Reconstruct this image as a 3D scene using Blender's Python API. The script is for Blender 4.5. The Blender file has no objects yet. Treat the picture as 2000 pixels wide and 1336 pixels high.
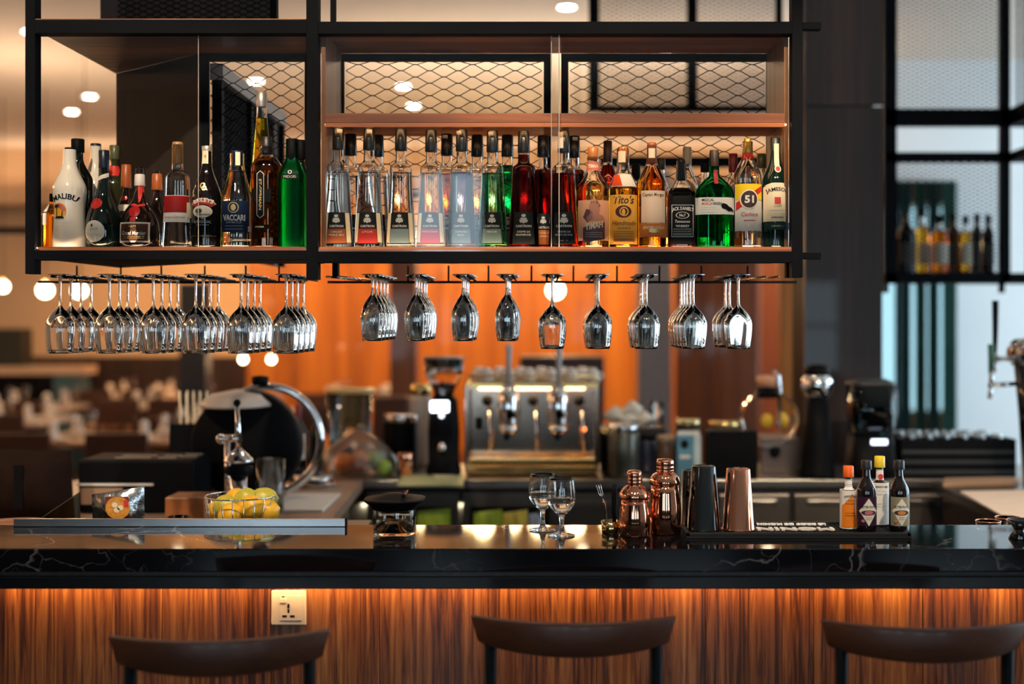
import bpy, bmesh, math, random
from mathutils import Vector, Matrix, geometry
R = math.radians
PI = math.pi
random.seed(7)
scene = bpy.context.scene
C = scene.collection
F, VX, VY, EYE = 2500.0, 1065.0, 622.0, 1.62      # focal length in pixels, vanishing point, eye height

# ---------------------------------------------------------------- camera
cam_d = bpy.data.cameras.new('camera')
cam_d.lens = 45.0; cam_d.sensor_width = 36.0
cam_d.shift_x = -(VX - 1000) / 2000.0
cam_d.shift_y = -(668 - VY) / 2000.0
cam_d.dof.use_dof = True
cam_d.dof.focus_distance = 3.60
cam_d.dof.aperture_fstop = 1.15
cam_d.clip_start = 0.05
cam = bpy.data.objects.new('camera', cam_d); C.objects.link(cam)
cam.location = (0, 0, EYE); cam.rotation_euler = (PI / 2, 0, 0)
scene.camera = cam
scene.view_settings.view_transform = 'Standard'
scene.view_settings.look = 'None'
scene.view_settings.exposure = 0.0
scene.view_settings.gamma = 1.0
cy = scene.cycles
cy.max_bounces = 15; cy.transmission_bounces = 14; cy.transparent_max_bounces = 24
cy.glossy_bounces = 6; cy.diffuse_bounces = 4
cy.sample_clamp_indirect = 6.0
cy.use_denoising = True
cy.use_adaptive_sampling = True; cy.adaptive_threshold = 0.03
cy.caustics_reflective = True; cy.caustics_refractive = True
cy.blur_glossy = 0.6

# ---------------------------------------------------------------- daylight (an even bright sky outside the windows)
world = bpy.data.worlds.new('daylight'); scene.world = world
world.use_nodes = True
bg = world.node_tree.nodes['Background']
bg.inputs[0].default_value = (0.66, 0.86, 1.0, 1); bg.inputs[1].default_value = 7.0

H = 3.68            # ceiling height
YB = 15.5           # back wall
XL, XR, YF = -8.5, 6.2, -4.6
def lamp(name, typ, loc, power, col, size=0.2, sizey=None, rot=(0, 0, 0), spot=None, portal=False):
    d = bpy.data.lights.new(name, typ); d.energy = power; d.color = col
    if typ == 'AREA':
        d.shape = 'RECTANGLE'; d.size = size; d.size_y = sizey or size
        if portal: d.cycles.is_portal = True
    elif typ == 'SPOT':
        d.shadow_soft_size = size; d.spot_size = R(spot or 90); d.spot_blend = 0.6
    else: d.shadow_soft_size = size
    o = bpy.data.objects.new(name, d); C.objects.link(o); o.location = loc; o.rotation_euler = rot
    return o
WARM = (1.0, 0.60, 0.30)
WARM2 = (1.0, 0.70, 0.44)
# lights added on the wall ledges to brighten the ceiling
COVE = 1.0
lamp('added_cove_light_back', 'AREA', (-1.5, YB - 0.35, H - 0.55), 40 * COVE, WARM2, 11.0, 0.25, (PI + R(12), 0, 0))
lamp('added_cove_light_left', 'AREA', (XL + 0.35, 7.5, H - 0.55), 330 * COVE, WARM2, 0.25, 13.0, (PI, R(12), 0))
# linear lights added to brighten the ceiling, mostly hidden behind bottles (their bodies are built with the downlights)
UPL = [(-0.75, 9.85), (1.05, 9.85), (-4.15, 10.0)]
for x_, y_ in UPL:
    lamp('added_uplight', 'AREA', (x_, y_, 2.60 if x_ > -3 else 2.34), 26 if x_ > -3 else 27, (1.0, 0.76, 0.54) if x_ > -3 else (1.0, 0.70, 0.45), 1.6 if x_ > -3 else 1.1, 0.12, (PI, 0, 0))
# warm strip of light under the bar's nosing
lamp('bar_front_strip_light', 'AREA', (0, 3.325, 0.937), 8.5, (1.0, 0.50, 0.17), 5.6, 0.03, (R(8), 0, 0))
# daylight portals in the window openings (they emit nothing of their own)
WIN_F = [(-3.0, -2.0, 2.15), (-1.25, -0.55, 3.0), (0.7, 1.6, 2.15), (2.9, 4.0, 2.15)]
for a, b, top in WIN_F:
    lamp('window_portal', 'AREA', ((a + b) / 2, YF - 0.05, (0.8 + top) / 2), 1, (1, 1, 1), b - a, top - 0.8, (PI / 2, 0, 0), portal=True)
WIN_R = [(2.6, 4.6), (5.2, 7.2), (7.8, 9.9)]
WIN_B = (3.6, 5.3)  # opening added so daylight shows through the partition window
lamp('window_portal', 'AREA', (sum(WIN_B) / 2, YB + 0.05, 1.75), 1, (1, 1, 1), WIN_B[1] - WIN_B[0], 2.5, (-PI / 2, 0, 0), portal=True)
for a, b in WIN_R:
    lamp('window_portal', 'AREA', (XR + 0.05, (a + b) / 2, 1.85), 1, (1, 1, 1), 3.1, b - a, (0, PI / 2, 0), portal=True)

# ---------------------------------------------------------------- helpers
def P(px, py, Y): return Vector(((px - VX) * Y / F, Y, EYE - (py - VY) * Y / F))
def X(px, Y): return (px - VX) * Y / F
def Z(py, Y): return EYE - (py - VY) * Y / F
def M(px, Y): return px * Y / F          # a length in pixels at depth Y, in metres

ORIG = {}
def tag(o, label=None, cat=None, group=None, kind=None):
    if label: o['label'] = label
    if cat: o['category'] = cat
    if group: o['group'] = group
    if kind: o['kind'] = kind
    return o
def thing(name, label, cat, loc, group=None, rz=0.0):
    o = bpy.data.objects.new(name, None); C.objects.link(o)
    o.location = loc; o.rotation_euler = (0, 0, rz); o.empty_display_size = 0.05
    ORIG[o.name] = Vector(loc) if not rz else None
    return tag(o, label, cat, group)
def copy_tree(root, loc, label=None, rz=None):
    r = root.copy(); C.objects.link(r); r.location = loc
    if rz is not None: r.rotation_euler = (0, 0, rz)
    if label: r['label'] = label
    for ch in root.children:
        c = ch.copy(); C.objects.link(c); c.parent = r
        for g in ch.children:
            d = g.copy(); C.objects.link(d); d.parent = c
    return r

class MB:
    """collects shapes; build() links them as one mesh object"""
    def __init__(s): s.v = []; s.f = []; s.sm = []
    def add(s, vs, fs, smooth=False):
        b = len(s.v); s.v += [Vector(v) for v in vs]
        s.f += [tuple(i + b for i in f) for f in fs]; s.sm += [smooth] * len(fs)
        return s
    def box(s, x0, x1, y0, y1, z0, z1, bev=0.0):
        bm = bmesh.new()
        bmesh.ops.create_cube(bm, size=1)
        for v in bm.verts:
            v.co = Vector(((x0 + x1) / 2 + v.co.x * (x1 - x0), (y0 + y1) / 2 + v.co.y * (y1 - y0), (z0 + z1) / 2 + v.co.z * (z1 - z0)))
        if bev > 0:
            bmesh.ops.bevel(bm, geom=bm.edges[:], offset=bev, segments=2, affect='EDGES', profile=0.5)
        bm.verts.ensure_lookup_table(); bm.verts.index_update()
        s.add([v.co.copy() for v in bm.verts], [[v.index for v in f.verts] for f in bm.faces]); bm.free()
        return s
    def prism(s, pts, d0, d1, axis='z', bev=0):
        """polygon extruded; axis z: pts (x,y); axis y: pts (x,z)"""
        n = len(pts)
        def mk(p, d): return Vector((p[0], p[1], d)) if axis == 'z' else (Vector((p[0], d, p[1])) if axis == 'y' else Vector((d, p[0], p[1])))
        vs = [mk(p, d0) for p in pts] + [mk(p, d1) for p in pts]
        fs = [tuple(range(n))[::-1], tuple(range(n, 2 * n))] + [(i, (i + 1) % n, n + (i + 1) % n, n + i) for i in range(n)]
        return s.add(vs, fs)
    def lathe(s, prof, n=28, p=2.0, dep=1.0, cx=0, cyy=0, cz=0, smooth=True, cap0=True, cap1=True, rot=0):
        """prof: [(r,z)..]; superellipse exponent p, depth ratio dep"""
        vs, fs = [], []
        for r, z in prof:
            for k in range(n):
                a = 2 * PI * k / n + rot
                c, sn = math.cos(a), math.sin(a)
                q = (abs(c) ** p + abs(sn) ** p) ** (-1 / p)
                vs.append((cx + r * q * c, cyy + r * dep * q * sn, cz + z))
        for i in range(len(prof) - 1):
            for k in range(n):
                k2 = (k + 1) % n
                fs.append((i * n + k, i * n + k2, (i + 1) * n + k2, (i + 1) * n + k))
        if cap0: fs.append(tuple(range(n))[::-1])
        if cap1: fs.append(tuple((len(prof) - 1) * n + k for k in range(n)))
        return s.add(vs, fs, smooth)
    def tube(s, pts, r, n=8, closed=False, smooth=True, radii=None):
        pts = [Vector(p) for p in pts]; m = len(pts)
        vs, fs = [], []
        up = None
        for i, p in enumerate(pts):
            a = pts[(i - 1) % m] if (closed or i > 0) else p
            b = pts[(i + 1) % m] if (closed or i < m - 1) else p
            t = (b - a).normalized()
            if up is None: up = Vector((0, 0, 1)) if abs(t.z) < 0.9 else Vector((1, 0, 0))
            u = up - t * up.dot(t)
            if u.length < 1e-6: u = Vector((1, 0, 0)) - t * t.x
            u.normalize(); up = u; w = t.cross(u)
            rr = radii[i] if radii else r
            for k in range(n):
                an = 2 * PI * k / n
                vs.append(p + u * (rr * math.cos(an)) + w * (rr * math.sin(an)))
        for i in range(m if closed else m - 1):
            j = (i + 1) % m
            for k in range(n):
                k2 = (k + 1) % n
                fs.append((i * n + k, i * n + k2, j * n + k2, j * n + k))
        if not closed:
            fs.append(tuple(range(n))[::-1]); fs.append(tuple((m - 1) * n + k for k in range(n)))
        return s.add(vs, fs, smooth)
    def ring(s, c, r, rt, axis='z', n=32, m=8, sx=1, sy=1):
        pts = []
        for k in range(n):
            a = 2 * PI * k / n; u, w = r * sx * math.cos(a), r * sy * math.sin(a)
            pts.append(Vector(c) + (Vector((u, w, 0)) if axis == 'z' else Vector((u, 0, w)) if axis == 'y' else Vector((0, u, w))))
        return s.tube(pts, rt, m, closed=True)
    def sphere(s, c, r, n=20, m=12, sx=1, sy=1, sz=1):
        prof = [(max(1e-4, r * math.sin(PI * i / m)), -r * math.cos(PI * i / m) * sz) for i in range(m + 1)]
        vs, fs = [], []
        for rr, z in prof:
            for k in range(n):
                a = 2 * PI * k / n; vs.append((c[0] + rr * sx * math.cos(a), c[1] + rr * sy * math.sin(a), c[2] + z))
        for i in range(m):
            for k in range(n):
                k2 = (k + 1) % n; fs.append((i * n + k, i * n + k2, (i + 1) * n + k2, (i + 1) * n + k))
        return s.add(vs, fs, True)
    def mesh(s, name):
        me = bpy.data.meshes.new(name)
        me.from_pydata([tuple(v) for v in s.v], [], s.f)
        me.polygons.foreach_set('use_smooth', s.sm)
        me.update()
        return me
    def build(s, name, mat, parent=None, origin=None, label=None, kind=None, local=False):
        """parent: vertices are world coordinates unless local=True"""
        off = Vector(origin) if origin is not None else Vector((0, 0, 0))
        root = parent
        while root is not None and root.parent is not None: root = root.parent
        if root is not None and not local: off = root.location.copy()
        if off.length > 0:
            for v in s.v: v -= off
        me = s.mesh(name); me.materials.append(mat)
        o = bpy.data.objects.new(name, me); C.objects.link(o)
        if parent is not None: o.parent = parent
        elif origin is not None: o.location = origin
        if label: o['label'] = label
        if kind: o['kind'] = kind
        return o

def single(name, mb, mat, origin, label, cat, group=None, kind=None):
    return tag(mb.build(name, mat, origin=origin), label, cat, group, kind)
def struct(name, mb, mat, parent=None):
    return tag(mb.build(name, mat, parent), kind='structure' if parent is None else None)

# ---------------------------------------------------------------- materials
MATS = {}
def nodes_of(name):
    m = bpy.data.materials.new(name); m.use_nodes = True
    nt = m.node_tree; nt.nodes.clear()
    out = nt.nodes.new('ShaderNodeOutputMaterial')
    return m, nt, out
def pbr(name, col, rough=0.5, metal=0.0, spec=0.5, coat=0.0, trans=0.0, ior=1.5, emit=None, estr=0.0, var=0.04, vscale=12.0, bump=0.0):
    if name in MATS: return MATS[name]
    m, nt, out = nodes_of(name)
    b = nt.nodes.new('ShaderNodeBsdfPrincipled')
    b.inputs['Roughness'].default_value = rough; b.inputs['Metallic'].default_value = metal
    b.inputs['Specular IOR Level'].default_value = spec; b.inputs['Coat Weight'].default_value = coat
    b.inputs['Transmission Weight'].default_value = trans; b.inputs['IOR'].default_value = ior
    if emit:
        b.inputs['Emission Color'].default_value = (*emit, 1); b.inputs['Emission Strength'].default_value = estr
    tc = nt.nodes.new('ShaderNodeTexCoord'); nz = nt.nodes.new('ShaderNodeTexNoise')
    nz.inputs['Scale'].default_value = vscale; nz.inputs['Detail'].default_value = 4
    nt.links.new(tc.outputs['Object'], nz.inputs['Vector'])
    mx = nt.nodes.new('ShaderNodeMix'); mx.data_type = 'RGBA'
    mx.inputs[6].default_value = (*[c * (1 - var * 3) for c in col], 1); mx.inputs[7].default_value = (*[min(1, c * (1 + var * 3)) for c in col], 1)
    nt.links.new(nz.outputs['Fac'], mx.inputs[0]); nt.links.new(mx.outputs[2], b.inputs['Base Color'])
    if bump:
        bp = nt.nodes.new('ShaderNodeBump'); bp.inputs['Strength'].default_value = bump; bp.inputs['Distance'].default_value = 0.01
        nt.links.new(nz.outputs['Fac'], bp.inputs['Height']); nt.links.new(bp.outputs[0], b.inputs['Normal'])
    nt.links.new(b.outputs[0], out.inputs[0]); MATS[name] = m
    return m
def glass(name, col=(1, 1, 1), ior=1.48, rough=0.0):
    if name in MATS: return MATS[name]
    m, nt, out = nodes_of(name)
    g = nt.nodes.new('ShaderNodeBsdfGlass'); g.inputs['Color'].default_value = (*col, 1)
    g.inputs['IOR'].default_value = ior; g.inputs['Roughness'].default_value = rough
    nt.links.new(g.outputs[0], out.inputs[0]); MATS[name] = m
    return m
def thin_glass(name, tint=(1, 1, 1), refl=0.08, rough=0.0):
    """a flat pane: mostly clear, reflecting more at grazing angles"""
    if name in MATS: return MATS[name]
    m, nt, out = nodes_of(name)
    t = nt.nodes.new('ShaderNodeBsdfTransparent'); t.inputs[0].default_value = (*tint, 1)
    g = nt.nodes.new('ShaderNodeBsdfGlossy'); g.inputs['Roughness'].default_value = rough
    fr = nt.nodes.new('ShaderNodeFresnel'); fr.inputs[0].default_value = 1.5
    ad = nt.nodes.new('ShaderNodeMath'); ad.operation = 'MULTIPLY_ADD'; ad.inputs[1].default_value = 1.0; ad.inputs[2].default_value = refl - 0.04
    ad.use_clamp = True
    mx = nt.nodes.new('ShaderNodeMixShader')
    nt.links.new(fr.outputs[0], ad.inputs[0]); nt.links.new(ad.outputs[0], mx.inputs[0])
    nt.links.new(t.outputs[0], mx.inputs[1]); nt.links.new(g.outputs[0], mx.inputs[2]); nt.links.new(mx.outputs[0], out.inputs[0])
    MATS[name] = m
    return m
def emit(name, col, s):
    if name in MATS: return MATS[name]
    m, nt, out = nodes_of(name)
    e = nt.nodes.new('ShaderNodeEmission'); e.inputs[0].default_value = (*col, 1); e.inputs[1].default_value = s
    nt.links.new(e.outputs[0], out.inputs[0]); MATS[name] = m
    return m
def wood(name, stops, axis='z', freq=46.0, rough=0.38, coat=0.15, broad=5.0, contrast=0.5):
    """grain stretched along one axis; stops: [(pos, colour)]"""
    if name in MATS: return MATS[name]
    m, nt, out = nodes_of(name); N = nt.nodes.new; L = nt.links.new
    b = N('ShaderNodeBsdfPrincipled'); b.inputs['Roughness'].default_value = rough; b.inputs['Coat Weight'].default_value = coat
    tc = N('ShaderNodeTexCoord'); oi = N('ShaderNodeObjectInfo')
    geo = N('ShaderNodeNewGeometry')
    sh = N('ShaderNodeVectorMath'); sh.operation = 'ADD'
    mul = N('ShaderNodeVectorMath'); mul.operation = 'SCALE'; mul.inputs['Scale'].default_value = 3.7
    cmb = N('ShaderNodeCombineXYZ')
    for i in range(3): L(oi.outputs['Random'], cmb.inputs[i])
    L(cmb.outputs[0], mul.inputs[0]); L(geo.outputs['Position'], sh.inputs[0]); L(mul.outputs[0], sh.inputs[1])
    mp = N('ShaderNodeMapping'); sc = {'x': (0.035, 1, 1), 'y': (1, 0.035, 1), 'z': (1, 1, 0.035)}[axis]
    mp.inputs['Scale'].default_value = [freq * k for k in sc]
    L(sh.outputs[0], mp.inputs[0])
    n1 = N('ShaderNodeTexNoise'); n1.inputs['Scale'].default_value = 1.0; n1.inputs['Detail'].default_value = 7; n1.inputs['Roughness'].default_value = 0.62; n1.inputs['Distortion'].default_value = 0.9
    L(mp.outputs[0], n1.inputs['Vector'])
    mp2 = N('ShaderNodeMapping'); mp2.inputs['Scale'].default_value = [broad * k for k in sc]; L(sh.outputs[0], mp2.inputs[0])
    n2 = N('ShaderNodeTexNoise'); n2.inputs['Scale'].default_value = 1.0; n2.inputs['Detail'].default_value = 2; L(mp2.outputs[0], n2.inputs['Vector'])
    mx = N('ShaderNodeMix'); mx.inputs[0].default_value = contrast; L(n1.outputs['Fac'], mx.inputs[2]); L(n2.outputs['Fac'], mx.inputs[3])
    rp = N('ShaderNodeValToRGB'); el = rp.color_ramp.elements
    while len(el) < len(stops): el.new(0.5)
    for e, (p, c) in zip(el, stops): e.position = p; e.color = (*c, 1)
    L(mx.outputs[0], rp.inputs[0]); L(rp.outputs[0], b.inputs['Base Color'])
    bp = N('ShaderNodeBump'); bp.inputs['Strength'].default_value = 0.12; bp.inputs['Distance'].default_value = 0.004
    L(n1.outputs['Fac'], bp.inputs['Height']); L(bp.outputs[0], b.inputs['Normal'])
    L(b.outputs[0], out.inputs[0]); MATS[name] = m
    return m
def marble(name):
    m, nt, out = nodes_of(name); N = nt.nodes.new; L = nt.links.new
    b = N('ShaderNodeBsdfPrincipled'); b.inputs['Roughness'].default_value = 0.045; b.inputs['Specular IOR Level'].default_value = 0.5
    b.inputs['IOR'].default_value = 1.55
    geo = N('ShaderNodeNewGeometry')
    w = N('ShaderNodeTexNoise'); w.inputs['Scale'].default_value = 3.0; w.inputs['Detail'].default_value = 5; L(geo.outputs['Position'], w.inputs['Vector'])
    add = N('ShaderNodeVectorMath'); add.operation = 'MULTIPLY_ADD'; add.inputs[1].default_value = (0.5, 0.5, 0.5)
    L(w.outputs['Color'], add.inputs[0]); L(geo.outputs['Position'], add.inputs[2])
    vo = N('ShaderNodeTexVoronoi'); vo.feature = 'DISTANCE_TO_EDGE'; vo.inputs['Scale'].default_value = 2.6; L(add.outputs[0], vo.inputs['Vector'])
    r1 = N('ShaderNodeValToRGB'); r1.color_ramp.elements[0].position = 0.0; r1.color_ramp.elements[0].color = (1, 1, 1, 1)
    r1.color_ramp.elements[1].position = 0.010; r1.color_ramp.elements[1].color = (0, 0, 0, 1); L(vo.outputs['Distance'], r1.inputs[0])
    vo2 = N('ShaderNodeTexVoronoi'); vo2.feature = 'DISTANCE_TO_EDGE'; vo2.inputs['Scale'].default_value = 6.5; L(add.outputs[0], vo2.inputs['Vector'])
    r2 = N('ShaderNodeValToRGB'); r2.color_ramp.elements[0].position = 0.0; r2.color_ramp.elements[0].color = (.5, .5, .5, 1)
    r2.color_ramp.elements[1].position = 0.008; r2.color_ramp.elements[1].color = (0, 0, 0, 1); L(vo2.outputs['Distance'], r2.inputs[0])
    mk = N('ShaderNodeTexNoise'); mk.inputs['Scale'].default_value = 2.1; mk.inputs['Detail'].default_value = 3; L(geo.outputs['Position'], mk.inputs['Vector'])
    r3 = N('ShaderNodeValToRGB'); r3.color_ramp.elements[0].position = 0.46; r3.color_ramp.elements[1].position = 0.62; L(mk.outputs['Fac'], r3.inputs[0])
    mx = N('ShaderNodeMath'); mx.operation = 'MAXIMUM'; L(r1.outputs[0], mx.inputs[0]); L(r2.outputs[0], mx.inputs[1])
    ml = N('ShaderNodeMath'); ml.operation = 'MULTIPLY'; L(mx.outputs[0], ml.inputs[0]); L(r3.outputs[0], ml.inputs[1])
    cm = N('ShaderNodeMix'); cm.data_type = 'RGBA'; cm.inputs[6].default_value = (0.006, 0.006, 0.008, 1); cm.inputs[7].default_value = (0.42, 0.36, 0.33, 1)
    L(ml.outputs[0], cm.inputs[0]); L(cm.outputs[2], b.inputs['Base Color']); L(b.outputs[0], out.inputs[0])
    MATS[name] = m
    return m

WALNUT = [(0.36, (0.022, 0.006, 0.002)), (0.44, (0.088, 0.026, 0.006)), (0.50, (0.21, 0.066, 0.015)), (0.56, (0.31, 0.115, 0.027)), (0.66, (0.48, 0.215, 0.065))]
m_bar = wood('bar_walnut_veneer', WALNUT, 'z', 75, contrast=0.35, broad=9)
m_walx = wood('walnut_lengthwise', [(0.36, (0.10, 0.026, 0.007)), (0.46, (0.22, 0.062, 0.016)), (0.54, (0.38, 0.115, 0.03)), (0.66, (0.52, 0.20, 0.06))], 'x', 30, broad=8)
m_waly = wood('walnut_crosswise', [(p, tuple(c * 0.9 for c in k)) for p, k in WALNUT], 'x', 34, broad=8)
m_darkwood = wood('dark_wenge_veneer', [(0.3, (0.010, 0.006, 0.005)), (0.5, (0.026, 0.013, 0.010)), (0.62, (0.055, 0.026, 0.018)), (0.74, (0.10, 0.045, 0.026))], 'z', 40)
m_stool = wood('stool_brown_wood', [(0.3, (0.05, 0.016, 0.008)), (0.5, (0.10, 0.033, 0.015)), (0.7, (0.15, 0.052, 0.022))], 'x', 40, rough=0.42, coat=0.06)
m_orangewood = wood('honey_oak_panel', [(0.3, (0.22, 0.06, 0.008)), (0.5, (0.46, 0.15, 0.018)), (0.7, (0.64, 0.25, 0.035))], 'z', 14)
m_redwood = wood('red_mahogany_panel', [(0.3, (0.10, 0.028, 0.010)), (0.5, (0.20, 0.06, 0.02)), (0.7, (0.28, 0.10, 0.035))], 'z', 14)
m_tabletop = wood('table_top_wood', [(0.3, (0.12, 0.05, 0.02)), (0.5, (0.26, 0.12, 0.05)), (0.7, (0.38, 0.19, 0.09))], 'x', 20)
m_steel = pbr('black_powder_coated_steel', (0.003, 0.0035, 0.005), 0.6, spec=0.05)
m_black = pbr('black_plastic', (0.004, 0.004, 0.005), 0.55, spec=0.08)
m_blackgloss = pbr('gloss_black', (0.005, 0.005, 0.006), 0.08, coat=0.5)
m_rubber = pbr('black_rubber', (0.008, 0.008, 0.008), 0.7)
m_chrome = pbr('chrome', (0.78, 0.78, 0.80), 0.06, 1.0, var=0.01)
m_stainless = pbr('brushed_stainless', (0.42, 0.38, 0.34), 0.30, 1.0, var=0.05, vscale=30)
m_alu = pbr('anodised_aluminium', (0.62, 0.62, 0.64), 0.22, 1.0, var=0.02)
m_copper = pbr('polished_copper', (0.93, 0.42, 0.26), 0.07, 1.0, var=0.01)
m_gunmetal = pbr('gunmetal_black_mirror', (0.09, 0.10, 0.105), 0.08, 1.0, var=0.01)
m_gold = pbr('warm_brass', (0.80, 0.55, 0.22), 0.2, 1.0)
m_white = pbr('white_plastic', (0.80, 0.77, 0.72), 0.35)
m_paper = pbr('white_paper', (0.82, 0.78, 0.72), 0.7)
m_cream = pbr('cream_paper', (0.86, 0.72, 0.50), 0.6)
m_ivory = pbr('ivory_label_paper', (0.84, 0.76, 0.62), 0.55)
m_ink = pbr('dark_print', (0.008, 0.0075, 0.0075), 0.5, spec=0.1)
m_brownink = pbr('brown_print', (0.05, 0.016, 0.010), 0.5)
m_whiteink = pbr('white_print', (0.88, 0.85, 0.78), 0.5)
m_silverink = pbr('silver_print', (0.62, 0.60, 0.55), 0.4)
m_goldink = pbr('gold_print', (0.75, 0.52, 0.20), 0.35, 0.6)
m_redink = pbr('red_print', (0.62, 0.035, 0.02), 0.45)
m_clear = glass('clear_glass', (0.985, 0.985, 0.98), 1.47)
m_crystal = glass('crystal_stemware', (0.99, 0.99, 0.985), 1.50)
m_pane = thin_glass('clear_door_pane', (0.985, 0.99, 0.985), 0.05)
m_led = emit('warm_led_strip', (1.0, 0.58, 0.26), 7.0)
m_led2 = emit('warm_led_strip_low', (1.0, 0.62, 0.30), 16.0)

# ================================================================ the room
m_ceil = pbr('warm_white_ceiling', (0.80, 0.70, 0.60), 0.8, var=0.01, vscale=0.6)
m_wall = pbr('tan_plaster', (0.62, 0.44, 0.28), 0.8, var=0.03, vscale=1.5)
m_wallw = pbr('cool_white_plaster', (0.84, 0.87, 0.88), 0.8, var=0.02, vscale=1.5)
m_floor = wood('floor_boards', [(0.3, (0.012, 0.006, 0.004)), (0.5, (0.028, 0.014, 0.008)), (0.7, (0.05, 0.025, 0.014))], 'y', 12, rough=0.35)
T = 0.15
struct('floor', MB().box(XL, XR, YF, YB, -0.1, 0), m_floor)
struct('ceiling', MB().box(XL - T, XR + T, YF - T, YB + T, H, H + 0.1), m_ceil)
struct('wall_left', MB().box(XL - T, XL, YF - T, YB + T, -0.1, H), m_wall)
wbm = MB().box(XL, WIN_B[0], YB, YB + T, -0.1, H).box(WIN_B[1], XR, YB, YB + T, -0.1, H).box(WIN_B[0], WIN_B[1], YB, YB + T, -0.1, 0.5).box(WIN_B[0], WIN_B[1], YB, YB + T, 3.0, H)
wb = struct('wall_back', wbm, m_wall)
for k in range(11):                     # honey panelling along the middle of the back wall
    x0 = -3.6 + k * 0.62
    MB().box(x0, x0 + 0.612, YB - 0.03, YB, 0.0, 2.75, 0.004).build('wall_panel', m_orangewood if k not in (9, 10) else m_redwood, wb, local=True)
for k in range(8):                      # dark panels added to the left of it to darken the room
    x0 = XL + 0.02 + k * 0.61
    MB().box(x0, x0 + 0.60, YB - 0.03, YB, 0.0, 1.16, 0.004).build('darkening_panel', m_darkwood, wb, local=True)
wf = MB()
edges = [XL - T] + [e for w in WIN_F for e in w[:2]] + [XR + T]
for a, b in zip(edges[0::2], edges[1::2]): wf.box(a, b, YF - T, YF, 0.8, 3.0)
for a, b, top in WIN_F:
    if top < 3: wf.box(a, b, YF - T, YF, top, 3.0)
wf.box(XL - T, XR + T, YF - T, YF, -0.1, 0.8).box(XL - T, XR + T, YF - T, YF, 3.0, H)
struct('wall_front', wf, pbr('dark_unseen_wall', (0.03, 0.027, 0.025), 0.7, var=0.05, vscale=2))  # unseen wall, coloured dark to keep its reflection out of the glass
wr = MB()
edges = [YF - T] + [e for w in WIN_R for e in w] + [YB + T]
for a, b in zip(edges[0::2], edges[1::2]): wr.box(XR, XR + T, a, b, 0.3, 3.4)
wr.box(XR, XR + T, YF - T, YB + T, -0.1, 0.3).box(XR, XR + T, YF - T, YB + T, 3.4, H)
struct('wall_right', wr, m_wallw)
nwin = 0
for a, b, top in WIN_F:
    nwin += 1
    fr = MB()
    for x in (a, (a + b) / 2 - 0.02, b - 0.04): fr.box(x, x + 0.04, YF - 0.1, YF - 0.05, 0.8, top)
    for z in (0.8, 1.5, top - 0.04): fr.box(a, b, YF - 0.1, YF - 0.05, z, z + 0.04)
    struct('window_%d' % nwin, fr, m_steel)
for a, b in WIN_R:
    nwin += 1
    fr = MB()
    for y in (a, (a + b) / 2 - 0.02, b - 0.04): fr.box(XR + 0.05, XR + 0.1, y, y + 0.04, 0.3, 3.4)
    for z in (0.3, 1.7, 3.36): fr.box(XR + 0.05, XR + 0.1, a, b, z, z + 0.04)
    struct('window_%d' % nwin, fr, m_steel)
# cove ledges
struct('trim_1', MB().box(XL + 0.15, XR, YB - 0.6, YB, H - 0.72, H - 0.62).box(XL + 0.15, XR, YB - 0.62, YB - 0.56, H - 0.72, H - 0.52), m_wall)
struct('trim_2', MB().box(XL, XL + 0.6, YF, YB - 0.65, H - 0.72, H - 0.62).box(XL + 0.56, XL + 0.62, YF, YB - 0.65, H - 0.72, H - 0.52), m_wall)
# daylight partition at the right: a glazed wall with drapes, white pier
YW = 10.2
wp = MB()
xa, xb, xc = X(1700, YW), X(1868, YW), XR
wp.box(X(1560, YW), xc, YW, YW + T, 2.72, H)
wp.box(xb, xc, YW, YW + T, 0, 2.72).box(X(1560, YW), xa, YW, YW + T, 0, 2.72)
wp.box(xa, xb, YW, YW + T, 0, 0.35)
struct('wall_partition', wp, m_wallw)
win = MB()
for px in (1702, 1754, 1806, 1862): win.box(X(px, YW), X(px + 6, YW), YW + 0.04, YW + 0.1, 0.35, 2.72)
win.box(xa, xb, YW + 0.04, YW + 0.1, 0.35, 0.40)
wo = struct('window_20', win, m_steel)
MB().box(xa, xb, YW + 0.06, YW + 0.066, 0.38, 2.72).build('pane', thin_glass('tinted_window_pane', (0.36, 0.42, 0.42), 0.08), wo, local=True)
m_drape = pbr('teal_drape_fabric', (0.02, 0.085, 0.095), 0.9, var=0.15, vscale=6)
m_drape2 = pbr('green_drape_fabric', (0.04, 0.15, 0.13), 0.9, var=0.15, vscale=6)
drp = [(1757, 1780, m_drape), (1787, 1806, m_drape2), (1812, 1835, m_drape), (1840, 1870, m_drape2)]
ordn = ['first', 'second', 'third', 'fourth', 'fifth', 'sixth', 'seventh', 'eighth', 'ninth', 'tenth', 'eleventh', 'twelfth', 'thirteenth', 'fourteenth', 'fifteenth', 'sixteenth']
for k, (a, b, mt) in enumerate(drp):
    x0, x1 = X(a, YW - 0.12), X(b, YW - 0.12); n = 9
    pts = [(x0 + (x1 - x0) * i / n, YW - 0.14 + 0.03 * (i % 2)) for i in range(n + 1)]
    poly = pts + [(p[0], p[1] + 0.012) for p in reversed(pts)]
    single('drape', MB().prism(poly, 0.02, 2.7), mt, (x0, YW - 0.14, 0.02), '%s hanging drape, %s one to the right of the dark wood column' % ('dark teal' if mt == m_drape else 'deep green', ordn[k]), 'curtain', 'drapes by the daylight window')
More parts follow.
